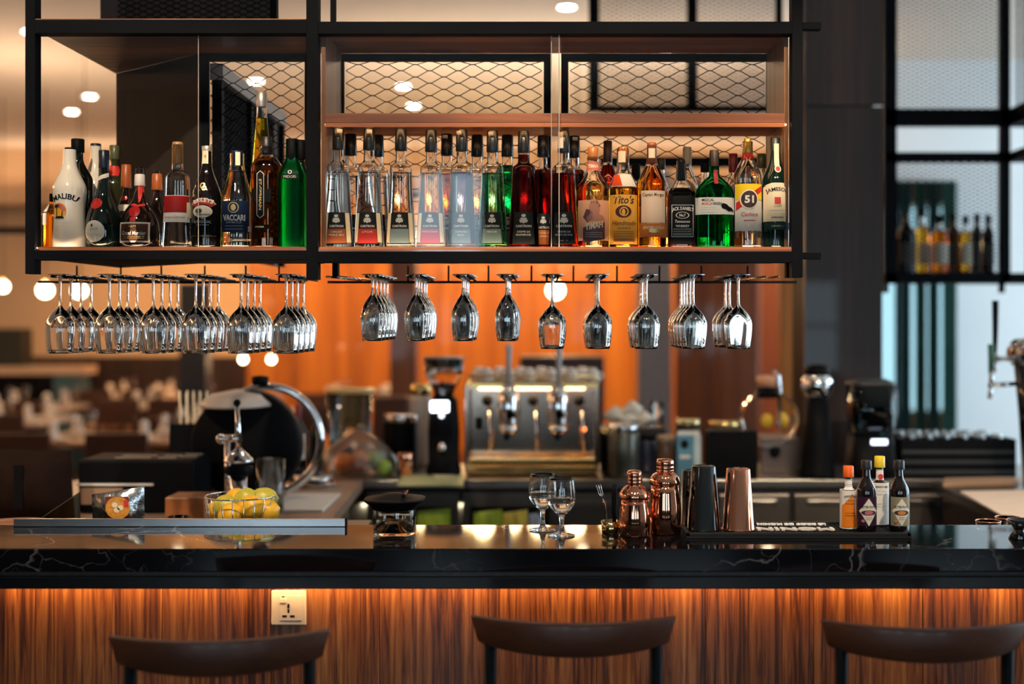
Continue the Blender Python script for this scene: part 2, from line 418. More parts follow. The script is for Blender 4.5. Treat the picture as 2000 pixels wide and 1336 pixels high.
# dark wood column
YC = 6.35
col = tag(MB().box(X(1572, YC) + 0.004, X(1706, YC), YC + 0.004, YC + 0.35, 0, H).build('pillar', m_black), kind='structure')
MB().box(X(1570, YC), X(1722, YC), YC - 0.012, YC + 0.004, 0, Z(209, YC)).build('panel', m_darkwood, col, local=True)
MB().box(X(1570, YC), X(1722, YC), YC - 0.012, YC + 0.004, Z(206.5, YC), H).build('panel', m_darkwood, col, local=True)
# pillars in the dining room behind
struct('pillar_brown', MB().box(X(762, 9.5), X(812, 9.5), 9.5, 9.75, 0, 2.35), m_redwood)
struct('pillar_grey', MB().box(X(1248, 11), X(1312, 11), 11, 11.3, 0, 2.9), pbr('grey_stone', (0.15, 0.13, 0.13), 0.7))
struct('pillar_mahogany', MB().box(X(1320, 11.6), X(1400, 11.6), 11.6, 11.8, 0, 2.9, 0.01).box(X(1404, 11.6), X(1482, 11.6), 11.6, 11.8, 0, 2.9, 0.01), m_redwood)
struct('pillar_dark', MB().box(X(350, 12), X(402, 12), 12, 12.2, 0, 1.95), pbr('dark_navy_cladding', (0.01, 0.012, 0.018), 0.6))
struct('pillar_oak', MB().box(X(1524, 9), X(1546, 9), 9, 9.1, 0, 2.35), m_orangewood)

# ceiling downlights
m_down = emit('downlight_lens', (1.0, 0.86, 0.68), 60.0)
dl = [(1107, 12), (175, 187), (140, 217), (500, 157), (788, 167), (808, 205), (1783, 167), (1300, 110), (60, 60), (330, 40), (900, 60)]
for k, (px, py) in enumerate(dl):
    Y = F * (H - EYE) / (VY - py); x = X(px, Y)
    t = thing('downlight', 'small round ceiling downlight, %s of those along the peach ceiling' % ordn[k], 'ceiling light', (x, Y, H - 0.012), 'ceiling downlights')
    MB().ring((x, Y, H - 0.006), 0.062, 0.008, n=24, m=6).build('trim_ring', m_white, t)
    MB().lathe([(0.054, 0), (0.05, -0.006), (0.02, -0.009)], 20, cx=x, cyy=Y, cz=H - 0.001).build('lens', m_down, t)
    lamp('downlight_beam', 'SPOT', (x, Y, H - 0.03), 18, (1, 0.72, 0.45), 0.05, spot=100)
for k, (x_, y_) in enumerate(UPL):
    zu_ = 2.56 if x_ > -3 else 2.30; hw = 0.82 if x_ > -3 else 0.57
    t = thing('added_linear_uplight', 'added slim black light bar behind %s' % ['the left half of the right bay', 'the right half of the right bay', 'the left bay'][k], 'ceiling light', (x_, y_, zu_), 'added linear lights')
    MB().box(x_ - hw, x_ + hw, y_ - 0.08, y_ + 0.08, zu_ - 0.02, zu_ + 0.03, 0.004).build('housing', m_steel, t)
    for s_ in (-hw + .02, hw - .02): MB().tube([(x_ + s_, y_, zu_ + .03), (x_ + s_, y_, H)], 0.003, 6).build('cable', m_steel, t)
# unseen track spotlights added in front of the bar to brighten the bottles
trk = thing('added_track_light', 'added, unseen black ceiling track with spotlights in front of the bar', 'ceiling light', (0, 1.7, H))
MB().box(-2.6, 2.6, 1.68, 1.72, H - 0.03, H).build('track', m_steel, trk)
for x_ in (-2.1, -1.3, -0.5, 0.3, 1.1, 1.9):
    mb = MB().lathe([(0.035, -0.09), (0.04, -0.09), (0.04, 0.07), (0.02, 0.09), (1e-4, 0.09)], 20, cap0=False); rt = Matrix.Rotation(R(46), 4, 'X')
    mb.v = [rt @ v + Vector((x_, 1.74, H - 0.13)) for v in mb.v]; o = mb.build('spot_head', m_steel, trk)
    mb = MB().lathe([(0.034, -0.07), (1e-4, -0.072)], 16, cap0=False); mb.v = [rt @ v + Vector((x_, 1.74, H - 0.13)) for v in mb.v]; mb.build('spot_lens', m_down, o)
    lamp('added_track_spot', 'SPOT', (x_, 1.74 + 0.075, H - 0.13 - 0.073), 240, (1.0, 0.80, 0.58), 0.035, rot=(R(48), 0, 0), spot=38)
# downlights over the bar and in front of it
for k, (x, Y) in enumerate([(-2.4, 2.2), (-0.6, 2.2), (1.2, 2.2), (-1.6, 5.0), (0.2, 5.0), (-3.2, 5.2)]):
    t = thing('downlight', 'round ceiling downlight over the bar, %s' % ordn[k], 'ceiling light', (x, Y, H - 0.012), 'ceiling downlights')
    MB().ring((x, Y, H - 0.006), 0.062, 0.008, n=24, m=6).build('trim_ring', m_white, t)
    MB().lathe([(0.054, 0), (0.05, -0.006), (0.02, -0.009)], 20, cx=x, cyy=Y, cz=H - 0.001).build('lens', m_down, t)
    lamp('downlight_beam', 'SPOT', (x, Y, H - 0.03), 14 if Y < 3 else 16, (1, 0.74, 0.48), 0.05, spot=80)

# globe lamps glowing in the dining room
m_globe = emit('globe_glow', (1.0, 0.80, 0.52), 22.0)
for k, (px, py, Y, r, w) in enumerate([(88, 567, 11.5, .062, 'leftmost'), (155, 568, 11.5, .058, 'second from the left'), (1085, 567, 11.5, .07, 'beside the single wine glass'),
                                     (6, 560, 12, .045, 'at the very left edge'), (475, 702, 12.5, .03, 'small, low behind the wine glasses'), (765, 466, 12, .05, 'high, first of a row behind the bottles'), (812, 466, 12, .05, 'high, second of a row behind the bottles'),
                                     (882, 470, 12, .05, 'high, third of a row behind the bottles'), (916, 474, 12, .045, 'high, fourth of a row behind the bottles'), (944, 462, 12, .07, 'high, fifth of a row behind the bottles'), (1002, 468, 12, .05, 'high, sixth of a row behind the bottles'),
                                     (1052, 463, 12, .06, 'high, seventh of a row behind the bottles'), (1124, 463, 12, .06, 'high, eighth of a row behind the bottles'), (1188, 468, 12, .05, 'high, ninth of a row behind the bottles'), (1255, 466, 12, .045, 'high, last of a row behind the bottles'), (530, 702, 12.5, .03, 'small, low, right of its twin')]):
    c = P(px, py, Y)
    t = thing('globe_lamp', 'glowing globe lamp in the blurred dining room, %s' % w, 'lamp', (c.x, c.y, c.z), 'globe lamps')
    r *= 1.25 if k >= 5 and py < 500 else 1
    MB().sphere(c, r, 16, 10).build('globe', m_globe if py > 500 else emit('bright_globe_glow', (1.0, 0.72, 0.34), 32.0), t)
    MB().tube([(c.x, c.y, c.z + r), (c.x, c.y, c.z + r + 0.05)], 0.02, 10).build('cap', m_gold, t)
    MB().tube([(c.x, c.y, c.z + r + 0.05), (c.x, c.y, H)], 0.004, 6).build('cord', m_black, t)
    if k < 6: lamp('globe_glow', 'POINT', (c.x, c.y - r - 0.03, c.z), 4, WARM, 0.05)
# pendants added by the back wall, spots tilted to wash the panelling warm
for k, (x, Y) in enumerate([(-3.9, 13.6), (-1.6, 13.8), (0.4, 13.8), (2.4, 13.8)]):
    z = 2.95
    t = thing('added_pendant_lamp', 'added conical black pendant lamp by the far panelling, %s from the left' % ordn[k], 'lamp', (x, Y, z), 'added pendant lamps by the panelling')
    MB().lathe([(0.16, 0), (0.15, 0.02), (0.05, 0.15), (0.02, 0.19)], 20, cx=x, cyy=Y, cz=z, cap0=False).build('shade', m_black, t)
    MB().sphere((x, Y, z + 0.03), 0.045, 12, 8).build('bulb', m_globe, t)
    MB().tube([(x, Y, z + 0.19), (x, Y, H)], 0.004, 6).build('cord', m_black, t)
    lamp('added_wash_light', 'SPOT', (x, Y, z - 0.02), 270, (1.0, 0.50, 0.18), 0.06, rot=(R(52), 0, 0), spot=110)

# ================================================================ bar counter
ZB = 1.035; YB0, YB1 = 3.25, 3.63; YP = 3.36
bar = thing('bar_counter', 'long bar counter with black veined marble top and walnut front', 'bar counter', (0, YP, 0))
XB0, XB1 = -3.0, 3.0
m_marble = marble('black_veined_marble')
MB().box(XB0, XB1, YB0, YB1, 0.976, ZB, 0.003).build('marble_top', m_marble, bar, label='polished black marble slab with white veins')
MB().box(XB0, XB1, YB0 + 0.028, YB1 - 0.02, 0.962, 0.976).build('wood_packer', m_darkwood, bar)
MB().box(XB0, XB1, YB0 + 0.012, YB0 + 0.052, 0.930, 0.962, 0.003).build('nosing', pbr('satin_black_metal', (0.006, 0.006, 0.007), 0.2, spec=0.7), bar)
MB().box(XB0, XB1, YP + 0.012, YB1 - 0.05, 0.0, 0.962).build('carcass', m_black, bar)
x = XB0; pw = 0.285
while x < XB1 - 0.01:
    MB().box(x + 0.0006, min(x + pw, XB1) - 0.0006, YP, YP + 0.012, 0.1, 0.958, 0.0008).build('panel', m_bar, bar)
    x += pw
MB().box(XB0, XB1, YP + 0.02, YP + 0.05, 0.0, 0.1).build('plinth', m_steel, bar)
MB().box(XB0, XB1, YP - 0.045, YP - 0.028, 0.938, 0.944).build('led_strip', emit('bar_led', (1.0, 0.5, 0.18), 3.0), bar)

# power socket
sx, sz = X(565, YP), Z(1186, YP); hs = M(34, YP)
soc = thing('power_socket', 'white square power socket with switch on the walnut bar front', 'socket', (sx, YP, sz))
MB().box(sx - hs, sx + hs, YP - 0.009, YP, sz - hs, sz + hs, 0.003).build('plate', m_white, soc)
MB().box(sx - hs * 0.5, sx + hs * 0.75, YP - 0.0105, YP - 0.009, sz - hs * 0.72, sz + hs * 0.72, 0.0007).build('face', m_white, soc)
MB().box(sx - hs * .50, sx - hs * .12, YP - 0.0135, YP - 0.0105, sz + hs * .30, sz + hs * .56, 0.001).build('switch', m_white, soc)
MB().box(sx - hs * .38, sx - hs * .22, YP - 0.0112, YP - 0.0105, sz + hs * .62, sz + hs * .68).build('switch_mark', m_ink, soc)
for nm, dx, dz, w, h in (('pin_hole', 0, .12, .05, .13), ('pin_hole', 0, -.16, .05, .10), ('pin_hole', -.22, -.46, .13, .05), ('pin_hole', .22, -.46, .13, .05)):
    MB().box(sx + hs * (dx - w), sx + hs * (dx + w), YP - 0.0112, YP - 0.0105, sz + hs * (dz - h), sz + hs * (dz + h)).build(nm, m_ink, soc)
MB().lathe([(0.004, 0), (0.004, 0.0008)], 12).build('pin_hole', m_ink, soc, local=True).location = (0, -0.0112, hs * .12)

# bar stools
def stool(px0, px1, py0, py1, label):
    zt = 0.927
    Y0, Y1 = F * (EYE - zt) / (py0 - VY), F * (EYE - zt) / (py1 - VY)
    a, b = Vector((X(px0, Y0), Y0, 0)), Vector((X(px1, Y1), Y1, 0))
    c = (a + b) / 2; w = (b - a).length; rz = math.atan2(b.y - a.y, b.x - a.x)
    t = thing('bar_stool', label, 'bar stool', (c.x, c.y, 0), 'bar stools along the counter', rz)
    n = 24; mb = MB(); vs = []; fs = []
    for i in range(n + 1):
        u = -1 + 2 * i / n
        x = u * w / 2; y = -0.078 * (1 - u * u)
        top = zt; hgt = 0.060 + 0.018 * (1 - u * u)
        tilt = 0.012; sl = -0.016 * u
        prof = [(0, 0, 0), (-0.004, 0.006, 0), (-0.004 + tilt * .0, hgt - 0.006, 1), (0, hgt, 1), (0.018, hgt, 1), (0.022, hgt - 0.006, 1), (0.022, 0.006, 0), (0.018, 0, 0)]
        for (dy, dz, k) in prof:
            vs.append((x + sl * (1 - dz / hgt) * (abs(u) ** 8), y + dy + tilt * (1 - dz / hgt), top - hgt + dz))
    m = 8
    for i in range(n):
        for k in range(m):
            k2 = (k + 1) % m; fs.append((i * m + k, i * m + k2, (i + 1) * m + k2, (i + 1) * m + k))
    fs.append(tuple(range(m))); fs.append(tuple(n * m + k for k in range(m))[::-1])
    mb.add(vs, fs, True); o = mb.build('top_rail', m_stool, t, local=True)
    md = o.modifiers.new('edge', 'EDGE_SPLIT'); md.split_angle = R(50)
    m_leg = pbr('black_metal_leg', (0.004, 0.006, 0.009), 0.45, spec=0.15)
    for s in (-1, 1):
        xx = s * w * 0.405
        MB().tube([(xx, 0.0, zt - 0.03), (xx, 0.01, 0.63), (xx * 1.02, -0.02, 0.0)], 0.015, 12).build('leg', m_leg, t, local=True)
        MB().tube([(xx, 0.30, 0.61), (xx * 1.02, 0.335, 0.0)], 0.015, 12).build('leg', m_leg, t, local=True)
        MB().tube([(xx, 0.0, 0.28), (xx, 0.32, 0.28)], 0.009, 8).build('stretcher', m_leg, t, local=True)
    MB().tube([(-w * .405, 0.32, 0.28), (w * .405, 0.32, 0.28)], 0.011, 8).build('footrest', m_leg, t, local=True)
    MB().box(-w * .44, w * .44, 0.01, 0.33, 0.60, 0.645, 0.015).build('seat', m_stool, t, local=True)
stool(212, 644, 1244, 1231, 'brown bar stool with curved back below the power socket')
stool(920, 1320, 1204, 1206, 'brown curved-back bar stool in the middle of the three')
stool(1606, 2006, 1213, 1216, 'brown curved-back bar stool cut off by the right edge')

# ================================================================ hanging shelf
YS = 3.57; YK = 3.90; YCN = 4.22
ZS = Z(486, 3.60)
sh = thing('hanging_bar_shelf', 'black steel hanging bottle shelf with walnut lining above the bar', 'bar shelf', (0, YS, ZS))
def bar_box(px0, px1, py0, py1, Y, d, nm, mat=m_steel, bev=0.001):
    return MB().box(X(px0, Y), X(px1, Y), Y, Y + d, Z(py1, Y), Z(py0, Y), bev).build(nm, mat, sh)
def post(px0, px1, ztop, py1, Y=YS, d=0.045): return MB().box(X(px0, Y), X(px1, Y), Y, Y + d, Z(py1, Y), ztop, 0.001).build('post', m_steel, sh)
post(49, 68, H, 535); post(598, 621, H, 546); post(1547, 1568, H, 542)
post(645, 655, H, 60, YS + 0.05, 0.02)
bar_box(68, 598, 38, 65, YS, 0.045, 'top_rail'); bar_box(621, 1547, 42, 66, YS, 0.045, 'top_rail')
bar_box(68, 598, 489, 508, YS, 0.045, 'bottom_rail'); bar_box(621, 1547, 491, 513, YS, 0.045, 'bottom_rail')
bar_box(1568, 1604, 43, 57, YS + 0.005, 0.03, 'rail_end'); bar_box(1568, 1604, 493, 506, YS + 0.005, 0.03, 'rail_end')
# light strip added behind the shelf edge to brighten the bottles from below
for a_, b_ in ((74, 592), (628, 1540)): MB().box(X(a_, 3.585), X(b_, 3.585), 3.578, 3.590, ZS + 0.0002, ZS + 0.0022).build('led_strip', emit('added_front_led', (1.0, 0.72, 0.43), 24.0), sh)
for a_, b_ in ((74, 596), (624, 1545)): MB().box(X(a_, 3.575), X(b_, 3.575), 3.5735, 3.5765, ZS - 0.004, ZS + 0.0042).build('shelf_edge', m_walx, sh)
zt = Z(65, YS) + 0.012  # underside of the top panel
xl, xm, xr = X(66, YS), X(610, YS), X(1549, YS)
cnr = [(xl, YS + 0.005), (xl + 0.01, YCN), (X(390, YK), YK), (xm, YK), (xm, YS + 0.005)]
MB().prism(cnr, zt, zt + 0.03).build('top_panel', m_waly, sh)
MB().box(xm + 0.012, xr, YS + 0.045, YK, zt, zt + 0.03).build('top_panel', m_waly, sh)
m_shelfw = wood('reddish_shelf_board', [(0.3, (0.10, 0.04, 0.025)), (0.5, (0.20, 0.085, 0.05)), (0.7, (0.32, 0.15, 0.09))], 'x', 30, rough=0.12, coat=0.6)
cn2 = [(xl + 0.015, YS + 0.004), (xl + 0.02, YCN), (X(390, YK), YK), (xm - 0.012, YK), (xm - 0.012, YS + 0.004)]
MB().prism(cn2, ZS - 0.014, ZS).build('shelf_board', m_shelfw, sh)
MB().box(xm + 0.014, xr - 0.002, YS + 0.004, YK, ZS - 0.014, ZS).build('shelf_board', m_shelfw, sh)
MB().prism([(xl + 0.02, YS + 0.05), (xl + 0.03, YCN - .02), (X(392, YK), YK - .02), (xm - .02, YK - .02), (xm - .02, YS + .05)], ZS - 0.03, ZS - 0.018).build('underside', m_steel, sh)
MB().box(xm + 0.02, xr - .01, YS + 0.05, YK - .02, ZS - 0.03, ZS - 0.018).build('underside', m_steel, sh)
# side linings of the right bay
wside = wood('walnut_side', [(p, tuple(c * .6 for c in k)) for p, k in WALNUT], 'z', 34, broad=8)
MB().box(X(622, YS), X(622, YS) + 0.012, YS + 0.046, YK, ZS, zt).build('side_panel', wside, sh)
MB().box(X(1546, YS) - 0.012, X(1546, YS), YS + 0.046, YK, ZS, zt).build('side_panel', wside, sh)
# middle shelf with hidden strip light
zm0, zm1 = Z(248, 3.60), Z(221, 3.60)
MB().box(X(622, YS) + 0.013, X(1546, YS) - 0.013, 3.60, YK - 0.03, zm0 + 0.012, zm1, 0.0015).build('middle_shelf', m_walx, sh)
MB().box(X(622, YS) + 0.013, X(1546, YS) - 0.013, 3.6005, 3.612, zm0, zm0 + 0.0118).build('front_lip', m_walx, sh)
MB().box(X(640, 3.66), X(1530, 3.66), 3.614, 3.630, zm0 + 0.006, zm0 + 0.0115).build('led_strip', m_led, sh)
MB().box(X(640, 3.88), X(1530, 3.88), 3.872, 3.880, ZS + 0.001, ZS + 0.008).build('led_strip', m_led2, sh)
MB().box(X(410, 3.88), X(590, 3.88), 3.872, 3.880, ZS + 0.001, ZS + 0.008).build('led_strip', m_led2, sh)
dv = (Vector((X(400, YK), YK - 0.03, 0)) - Vector((xl + 0.05, YCN - 0.05, 0)))
pts = [Vector((xl + 0.05, YCN - 0.06, ZS + 0.005)), Vector((X(400, YK), YK - 0.03, ZS + 0.005))]
MB().tube(pts, 0.003, 6).build('led_strip', emit('dim_led', (1.0, 0.62, 0.30), 1.5), sh)
MB().box(X(120, YS), X(590, YS), YS + 0.047, YS + 0.055, zt - 0.006, zt - 0.001).build('led_strip', emit('soft_led', (1.0, 0.62, 0.30), 4.0), sh)
# diagonal dark panel closing the left corner
p0, p1 = Vector((xl + 0.012, YCN, 0)), Vector((X(390, YK), YK, 0)); nn = Vector((-(p1 - p0).y, (p1 - p0).x, 0)).normalized() * 0.02
MB().prism([(p0.x, p0.y), (p1.x, p1.y), (p1.x + nn.x, p1.y + nn.y), (p0.x + nn.x, p0.y + nn.y)], ZS, zt).build('corner_panel', wood('matt_dark_veneer', [(0.3, (0.006, 0.004, 0.003)), (0.5, (0.014, 0.008, 0.006)), (0.7, (0.03, 0.016, 0.011))], 'z', 40, rough=0.75, coat=0.0), sh)

def mesh_grid(mb, o, u, v, W, Hh, cw, ch, r):
    """expanded metal: zigzag strands meeting at flattened knots"""
    nu = max(2, round(W / cw)) ; nv = max(2, round(2 * Hh / ch)); cw = W / nu; ch = Hh / nv
    o, u, v = Vector(o), Vector(u), Vector(v)
    for j in range(nv + 1):
        pts = []
        for i in range(2 * nu + 1):
            up = (i + j) % 2
            y = min(Hh, max(0, j * ch + (ch * 0.47 if up else -ch * 0.47)))
            xx = i * cw / 2; k = cw * 0.07
            if i > 0: pts.append(o + u * (xx - k) + v * y)
            if i < 2 * nu: pts.append(o + u * (xx + k) + v * y)
        mb.tube(pts, r, 4, smooth=False)
    return mb
def mesh_panel(px0, px1, py0, py1, Y, fw, cw, ch, r, parent, zb=None):
    x0, x1, z1 = X(px0, Y), X(px1, Y), Z(py0, Y); z0 = zb if zb is not None else Z(py1, Y)
    MB().box(x0 - fw, x0, Y - 0.01, Y + 0.01, z0, z1 + fw).build('mesh_frame', m_steel, parent)
    MB().box(x1, x1 + fw, Y - 0.01, Y + 0.01, z0, z1 + fw).build('mesh_frame', m_steel, parent)
    MB().box(x0, x1, Y - 0.01, Y + 0.01, z1, z1 + fw).build('mesh_frame', m_steel, parent)
    mesh_grid(MB(), (x0, Y, z0), (1, 0, 0), (0, 0, 1), x1 - x0, z1 - z0, cw, ch, r).build('wire_mesh', m_steel, parent, kind='stuff')
mesh_panel(672, 1062, 120, 490, YK + 0.012, 0.022, 0.084, 0.0375, 0.0013, sh, ZS)
mesh_panel(1110, 1497, 120, 490, YK + 0.012, 0.022, 0.084, 0.0375, 0.0013, sh, ZS)
mesh_panel(408, 596, 120, 490, YK + 0.012, 0.025, 0.084, 0.0375, 0.0013, sh, ZS)
# wing of mesh running back from the left bay
xw = X(405, YK) + 0.02; zw = Z(120, YK)
MB().box(xw - 0.02, xw + 0.02, YK + 0.03, 4.9, zw - 0.05, zw).build('wing_rail', pbr('grey_steel_channel', (0.20, 0.17, 0.15), 0.45), sh)
for yy in (YK + 0.05, 4.35, 4.88): MB().box(xw - 0.015, xw + 0.015, yy - 0.015, yy + 0.015, ZS, zw).build('wing_post', m_steel, sh)
mesh_grid(MB(), (xw, YK + 0.05, ZS), (0, 1, 0), (0, 0, 1), 0.82, zw - ZS, 0.042, 0.019, 0.0022).build('wire_mesh', m_steel, sh, kind='stuff')
MB().box(xw - 0.012, xw - 0.002, YK + 0.06, 4.85, ZS, zw - 0.05).build('wing_board', m_darkwood, sh)
# dark mesh box above the left bay
zu = zt + 0.05
MB().prism([(X(180, YS), YS + 0.06), (X(235, YK), YK + 0.1), (X(540, YK), YK + 0.1), (X(540, YS), YS + 0.06)], zu + 0.52, zu + 0.54).build('upper_deck', m_darkwood, sh)
MB().box(X(200, YK + .3), X(540, YK + .3), YK + 0.28, YK + 0.30, zu + 0.05, H - 0.3).build('upper_board', m_darkwood, sh)
mesh_grid(MB(), (X(228, YK + .26), YK + 0.26, zu + 0.05), (1, 0, 0), (0, 0, 1), .52, .7, 0.042, 0.019, 0.0016).build('wire_mesh', m_steel, sh, kind='stuff')
MB().box(X(527, YK), X(540, YK), YK, YK + 0.03, zt + 0.03, H).build('post', m_steel, sh)
MB().box(X(602, YK), X(613, YK), YK, YK + 0.03, zt + 0.03, H).build('post', m_steel, sh)
# sliding glass doors
def pane(px0, px1, py0, py1, Y, nm='glass_door'):
    return MB().box(X(px0, Y), X(px1, Y), Y, Y + 0.0005, Z(py1, Y), Z(py0, Y)).build(nm, m_pane, sh)
def pane1(px0, px1, py0, py1, Y):
    a, b = P(px0, py1, Y), P(px1, py0, Y)
    return MB().add([(a.x, Y, a.z), (b.x, Y, a.z), (b.x, Y, b.z), (a.x, Y, b.z)], [(0, 1, 2, 3)]).build('glass_door', m_pane, sh)
pane1(69, 597, 66, 489, YS + 0.020)
pane1(622, 1092, 67, 490, YS + 0.016); pane1(1077, 1546, 67, 490, YS + 0.028)
m_edge = pbr('polished_glass_edge', (0.30, 0.27, 0.25), 0.3, spec=0.4)
for px, yy in ((1077, YS + 0.028), (1092, YS + 0.016)):
    MB().box(X(px, yy) - 0.0013, X(px, yy) + 0.0013, yy - 0.002, yy + 0.002, Z(488, yy), Z(68, yy)).build('glass_edge', m_edge, sh)
MB().box(X(387.5, YS + .02) - 0.0008, X(387.5, YS + .02) + 0.0008, YS + 0.019, YS + 0.022, Z(488, YS), Z(66, YS)).build('glass_edge', m_edge, sh)

# ---------------- stemware rack rods
ZR = 1.742                       # the feet of the hanging glasses rest here
rowsL = [118, 213.5, 299, 382, 470.7, 560]
rowsF = [(728, 5), (812, 5), (904, 4), (991, 4)]
rowsW = [(1079, 2), (1169, 4), (1263, 4), (1354, 5), (1441, 4)]
rows_all = rowsL + [a for a, b in rowsF] + [a for a, b in rowsW]
YG = 3.625
for px in rows_all:
    xx = X(px, YG)
    for s in (-1, 1):
        MB().tube([(xx + s * 0.016, 3.60, ZR - 0.004), (xx + s * 0.016, 4.02, ZR - 0.004)], 0.003, 8).build('rack_rod', m_steel, sh)
for a, b in ((75, 590), (640, 1556)):
    MB().tube([(X(a, 4.02), 4.02, ZR - 0.008), (X(b, 4.02), 4.02, ZR - 0.008)], 0.004, 8).build('rack_crossbar', m_steel, sh)
for px in (797, 876, 954, 1038, 1120, 1205, 1288, 1370, 1460, 150, 236, 315, 400, 480, 545):
    MB().tube([(X(px, 4.02), 4.02, ZR - 0.008), (X(px, 4.02), 4.02, ZS - 0.03)], 0.003, 8).build('rack_hanger', m_steel, sh)
for px in (650, 1535): MB().box(X(px, 3.66), X(px + 11, 3.66), 3.65, 3.68, ZR - 0.006, ZS - 0.03).build('rack_bracket', m_steel, sh)
for k in range(2): MB().tube([(X(640 + 22 * k, 3.64), 3.62, ZR - 0.004), (X(640 + 22 * k, 3.64) + .05, 3.95, ZR - 0.004)], 0.003, 8).build('rack_rod', m_chrome, sh)
for k in range(2): MB().tube([(X(1494 + 24 * k, 3.64), 3.62, ZR - 0.004), (X(1494 + 24 * k, 3.64) - .02, 3.95, ZR - 0.004)], 0.003, 8).build('rack_rod', m_gold, sh)
# ---------------- hanging glasses
def stem_profile(rf, hs, hb, rm, rr, rs=0.0034, th=0.0011, wide=0.42):
    """upside-down stemmed glass: foot radius, stem length, bowl height, widest and rim radius"""
    o = [(0.0001, 0), (rf * .85, -0.0008), (rf, -0.0022), (rf * .86, -0.004), (rf * .35, -0.0075), (rs * 1.6, -0.013), (rs * 1.1, -0.024), (rs, -hs * .6), (rs * 1.25, -hs * .9)]
    b = []; n = 12
    for i in range(n + 1):
        t = i / n
        if t < wide: u = t / wide; r = rm * math.sin(PI / 2 * (0.10 + 0.90 * u)) ** 0.8
        else: u = (t - wide) / (1 - wide); r = rm + (rr - rm) * (u ** 1.7)
        b.append((r, -hs - hb * t))
    o += b
    inner = [(r - th, z) for r, z in b[::-1]]
    inner = [(inner[0][0], inner[0][1])] + [(r, z - (0.003 if k > 6 else 0.0)) for k, (r, z) in enumerate(inner[1:], 1) if z < -hs - hb * .07]
    return o + inner + [(0.004, -hs - hb * .075), (0.0001, -hs - hb * .07)]
me_w = MB().lathe(stem_profile(.0345, .098, .127, .0405, .0345), 36).mesh('wine_glass'); me_w.materials.append(m_crystal)
me_f = MB().lathe(stem_profile(.033, .062, .128, .0335, .0265, wide=.5), 36).mesh('tulip_glass'); me_f.materials.append(m_crystal)
me_v = MB().lathe(stem_profile(.0345, .094, .118, .0395, .032), 36).mesh('wine_glass'); me_v.materials.append(m_crystal)
def hang(me, px, n, rowlab, nm, grp, dz=0.0, skip=(), back_first=False):
    xx = X(px, YG)
    for k in range(n + len(skip)):
        if k in skip: continue
        o = bpy.data.objects.new(nm, me); C.objects.link(o)
        o.location = (xx + random.uniform(-.0015, .0015), YG + k * 0.0822, ZR + dz + 0.004)
        o.rotation_euler = (random.uniform(-.004, .004), random.uniform(-.006, .006), random.uniform(0, 6))
        pos = ['front', 'second', 'third', 'fourth', 'fifth'][k]
        tag(o, 'hanging %s, %s in %s' % ('wine glass' if nm == 'wine_glass' else 'tulip glass', pos + ('' if k else 'most'), rowlab), 'wine glass' if nm == 'wine_glass' else 'tulip glass', grp)
for i, px in enumerate(rowsL): hang(me_w, px, 4, '%s row from the left post' % ordn[i], 'wine_glass', 'large wine glasses hanging under the left bay')
for i, (px, n) in enumerate(rowsF): hang(me_f, px, n, '%s row right of the middle post' % ordn[i], 'tulip_glass', 'slim tulip glasses hanging under the right bay')
for i, (px, n) in enumerate(rowsW):
    hang(me_v, px, n if i < 4 else 3, '%s row right of the tulip glasses' % ordn[i], 'wine_glass', 'wine glasses hanging under the right bay', skip=(1,) if i == 4 else ())

# ================================================================ bottles and their printed labels
_txt = {}
def text2d(s, bold=0.0, shear=0.0):
    """flat letters as (verts, faces), about the origin, with their width and height"""
    key = (s, bold, shear)
    if key not in _txt:
        cu = bpy.data.curves.new('letters', 'FONT'); cu.body = s; cu.size = 1; cu.resolution_u = 2; cu.offset = bold; cu.shear = shear
        ob = bpy.data.objects.new('letters', cu)
        me = bpy.data.meshes.new_from_object(ob)
        vs = [(v.co.x, v.co.y) for v in me.vertices]; fs = [tuple(p.vertices) for p in me.polygons]
        bpy.data.objects.remove(ob); bpy.data.curves.remove(cu); bpy.data.meshes.remove(me)
        x0, x1 = min(v[0] for v in vs), max(v[0] for v in vs); y0, y1 = min(v[1] for v in vs), max(v[1] for v in vs)
        _txt[key] = ([((x - (x0 + x1) / 2), (y - (y0 + y1) / 2)) for x, y in vs], fs, x1 - x0, y1 - y0)
    return _txt[key]
def fit_text(s, w, h, bold=0.0, shear=0.0, arc=0.0):
    vs, fs, tw, th = text2d(s, bold, shear)
    sx = w / tw; sy = h / th
    out = []
    for x, y in vs:
        x, y = x * sx, y * sy
        if arc:                                     # rise of the arch in the same unit
            rad = (w * w / 4 + arc * arc) / (2 * abs(arc)); a = x / rad; sg = 1 if arc > 0 else -1
            x, y = (rad + sg * y) * math.sin(a), sg * ((rad + sg * y) * math.cos(a) - rad) + arc * 0.5
        out.append((x, y))
    return out, fs
def grid2d(w, h, nx=8, ny=3, wt=None):
    vs = []; wt = w if wt is None else wt
    for j in range(ny + 1):
        ww = w + (wt - w) * j / ny
        for i in range(nx + 1): vs.append((-ww / 2 + ww * i / nx, -h / 2 + h * j / ny))
    return vs, [(j * (nx + 1) + i, j * (nx + 1) + i + 1, (j + 1) * (nx + 1) + i + 1, (j + 1) * (nx + 1) + i) for j in range(ny) for i in range(nx)]
def ell2d(rx, ry, n=28, rings=3, r0=0.0):
    vs = []; fs = []
    for q in range(rings + 1):
        t = r0 + (1 - r0) * q / rings
        for k in range(n): a = 2 * PI * k / n; vs.append((rx * t * math.cos(a), ry * t * math.sin(a)))
    for q in range(rings):
        for k in range(n): k2 = (k + 1) % n; fs.append((q * n + k, q * n + k2, (q + 1) * n + k2, (q + 1) * n + k))
    return vs, fs
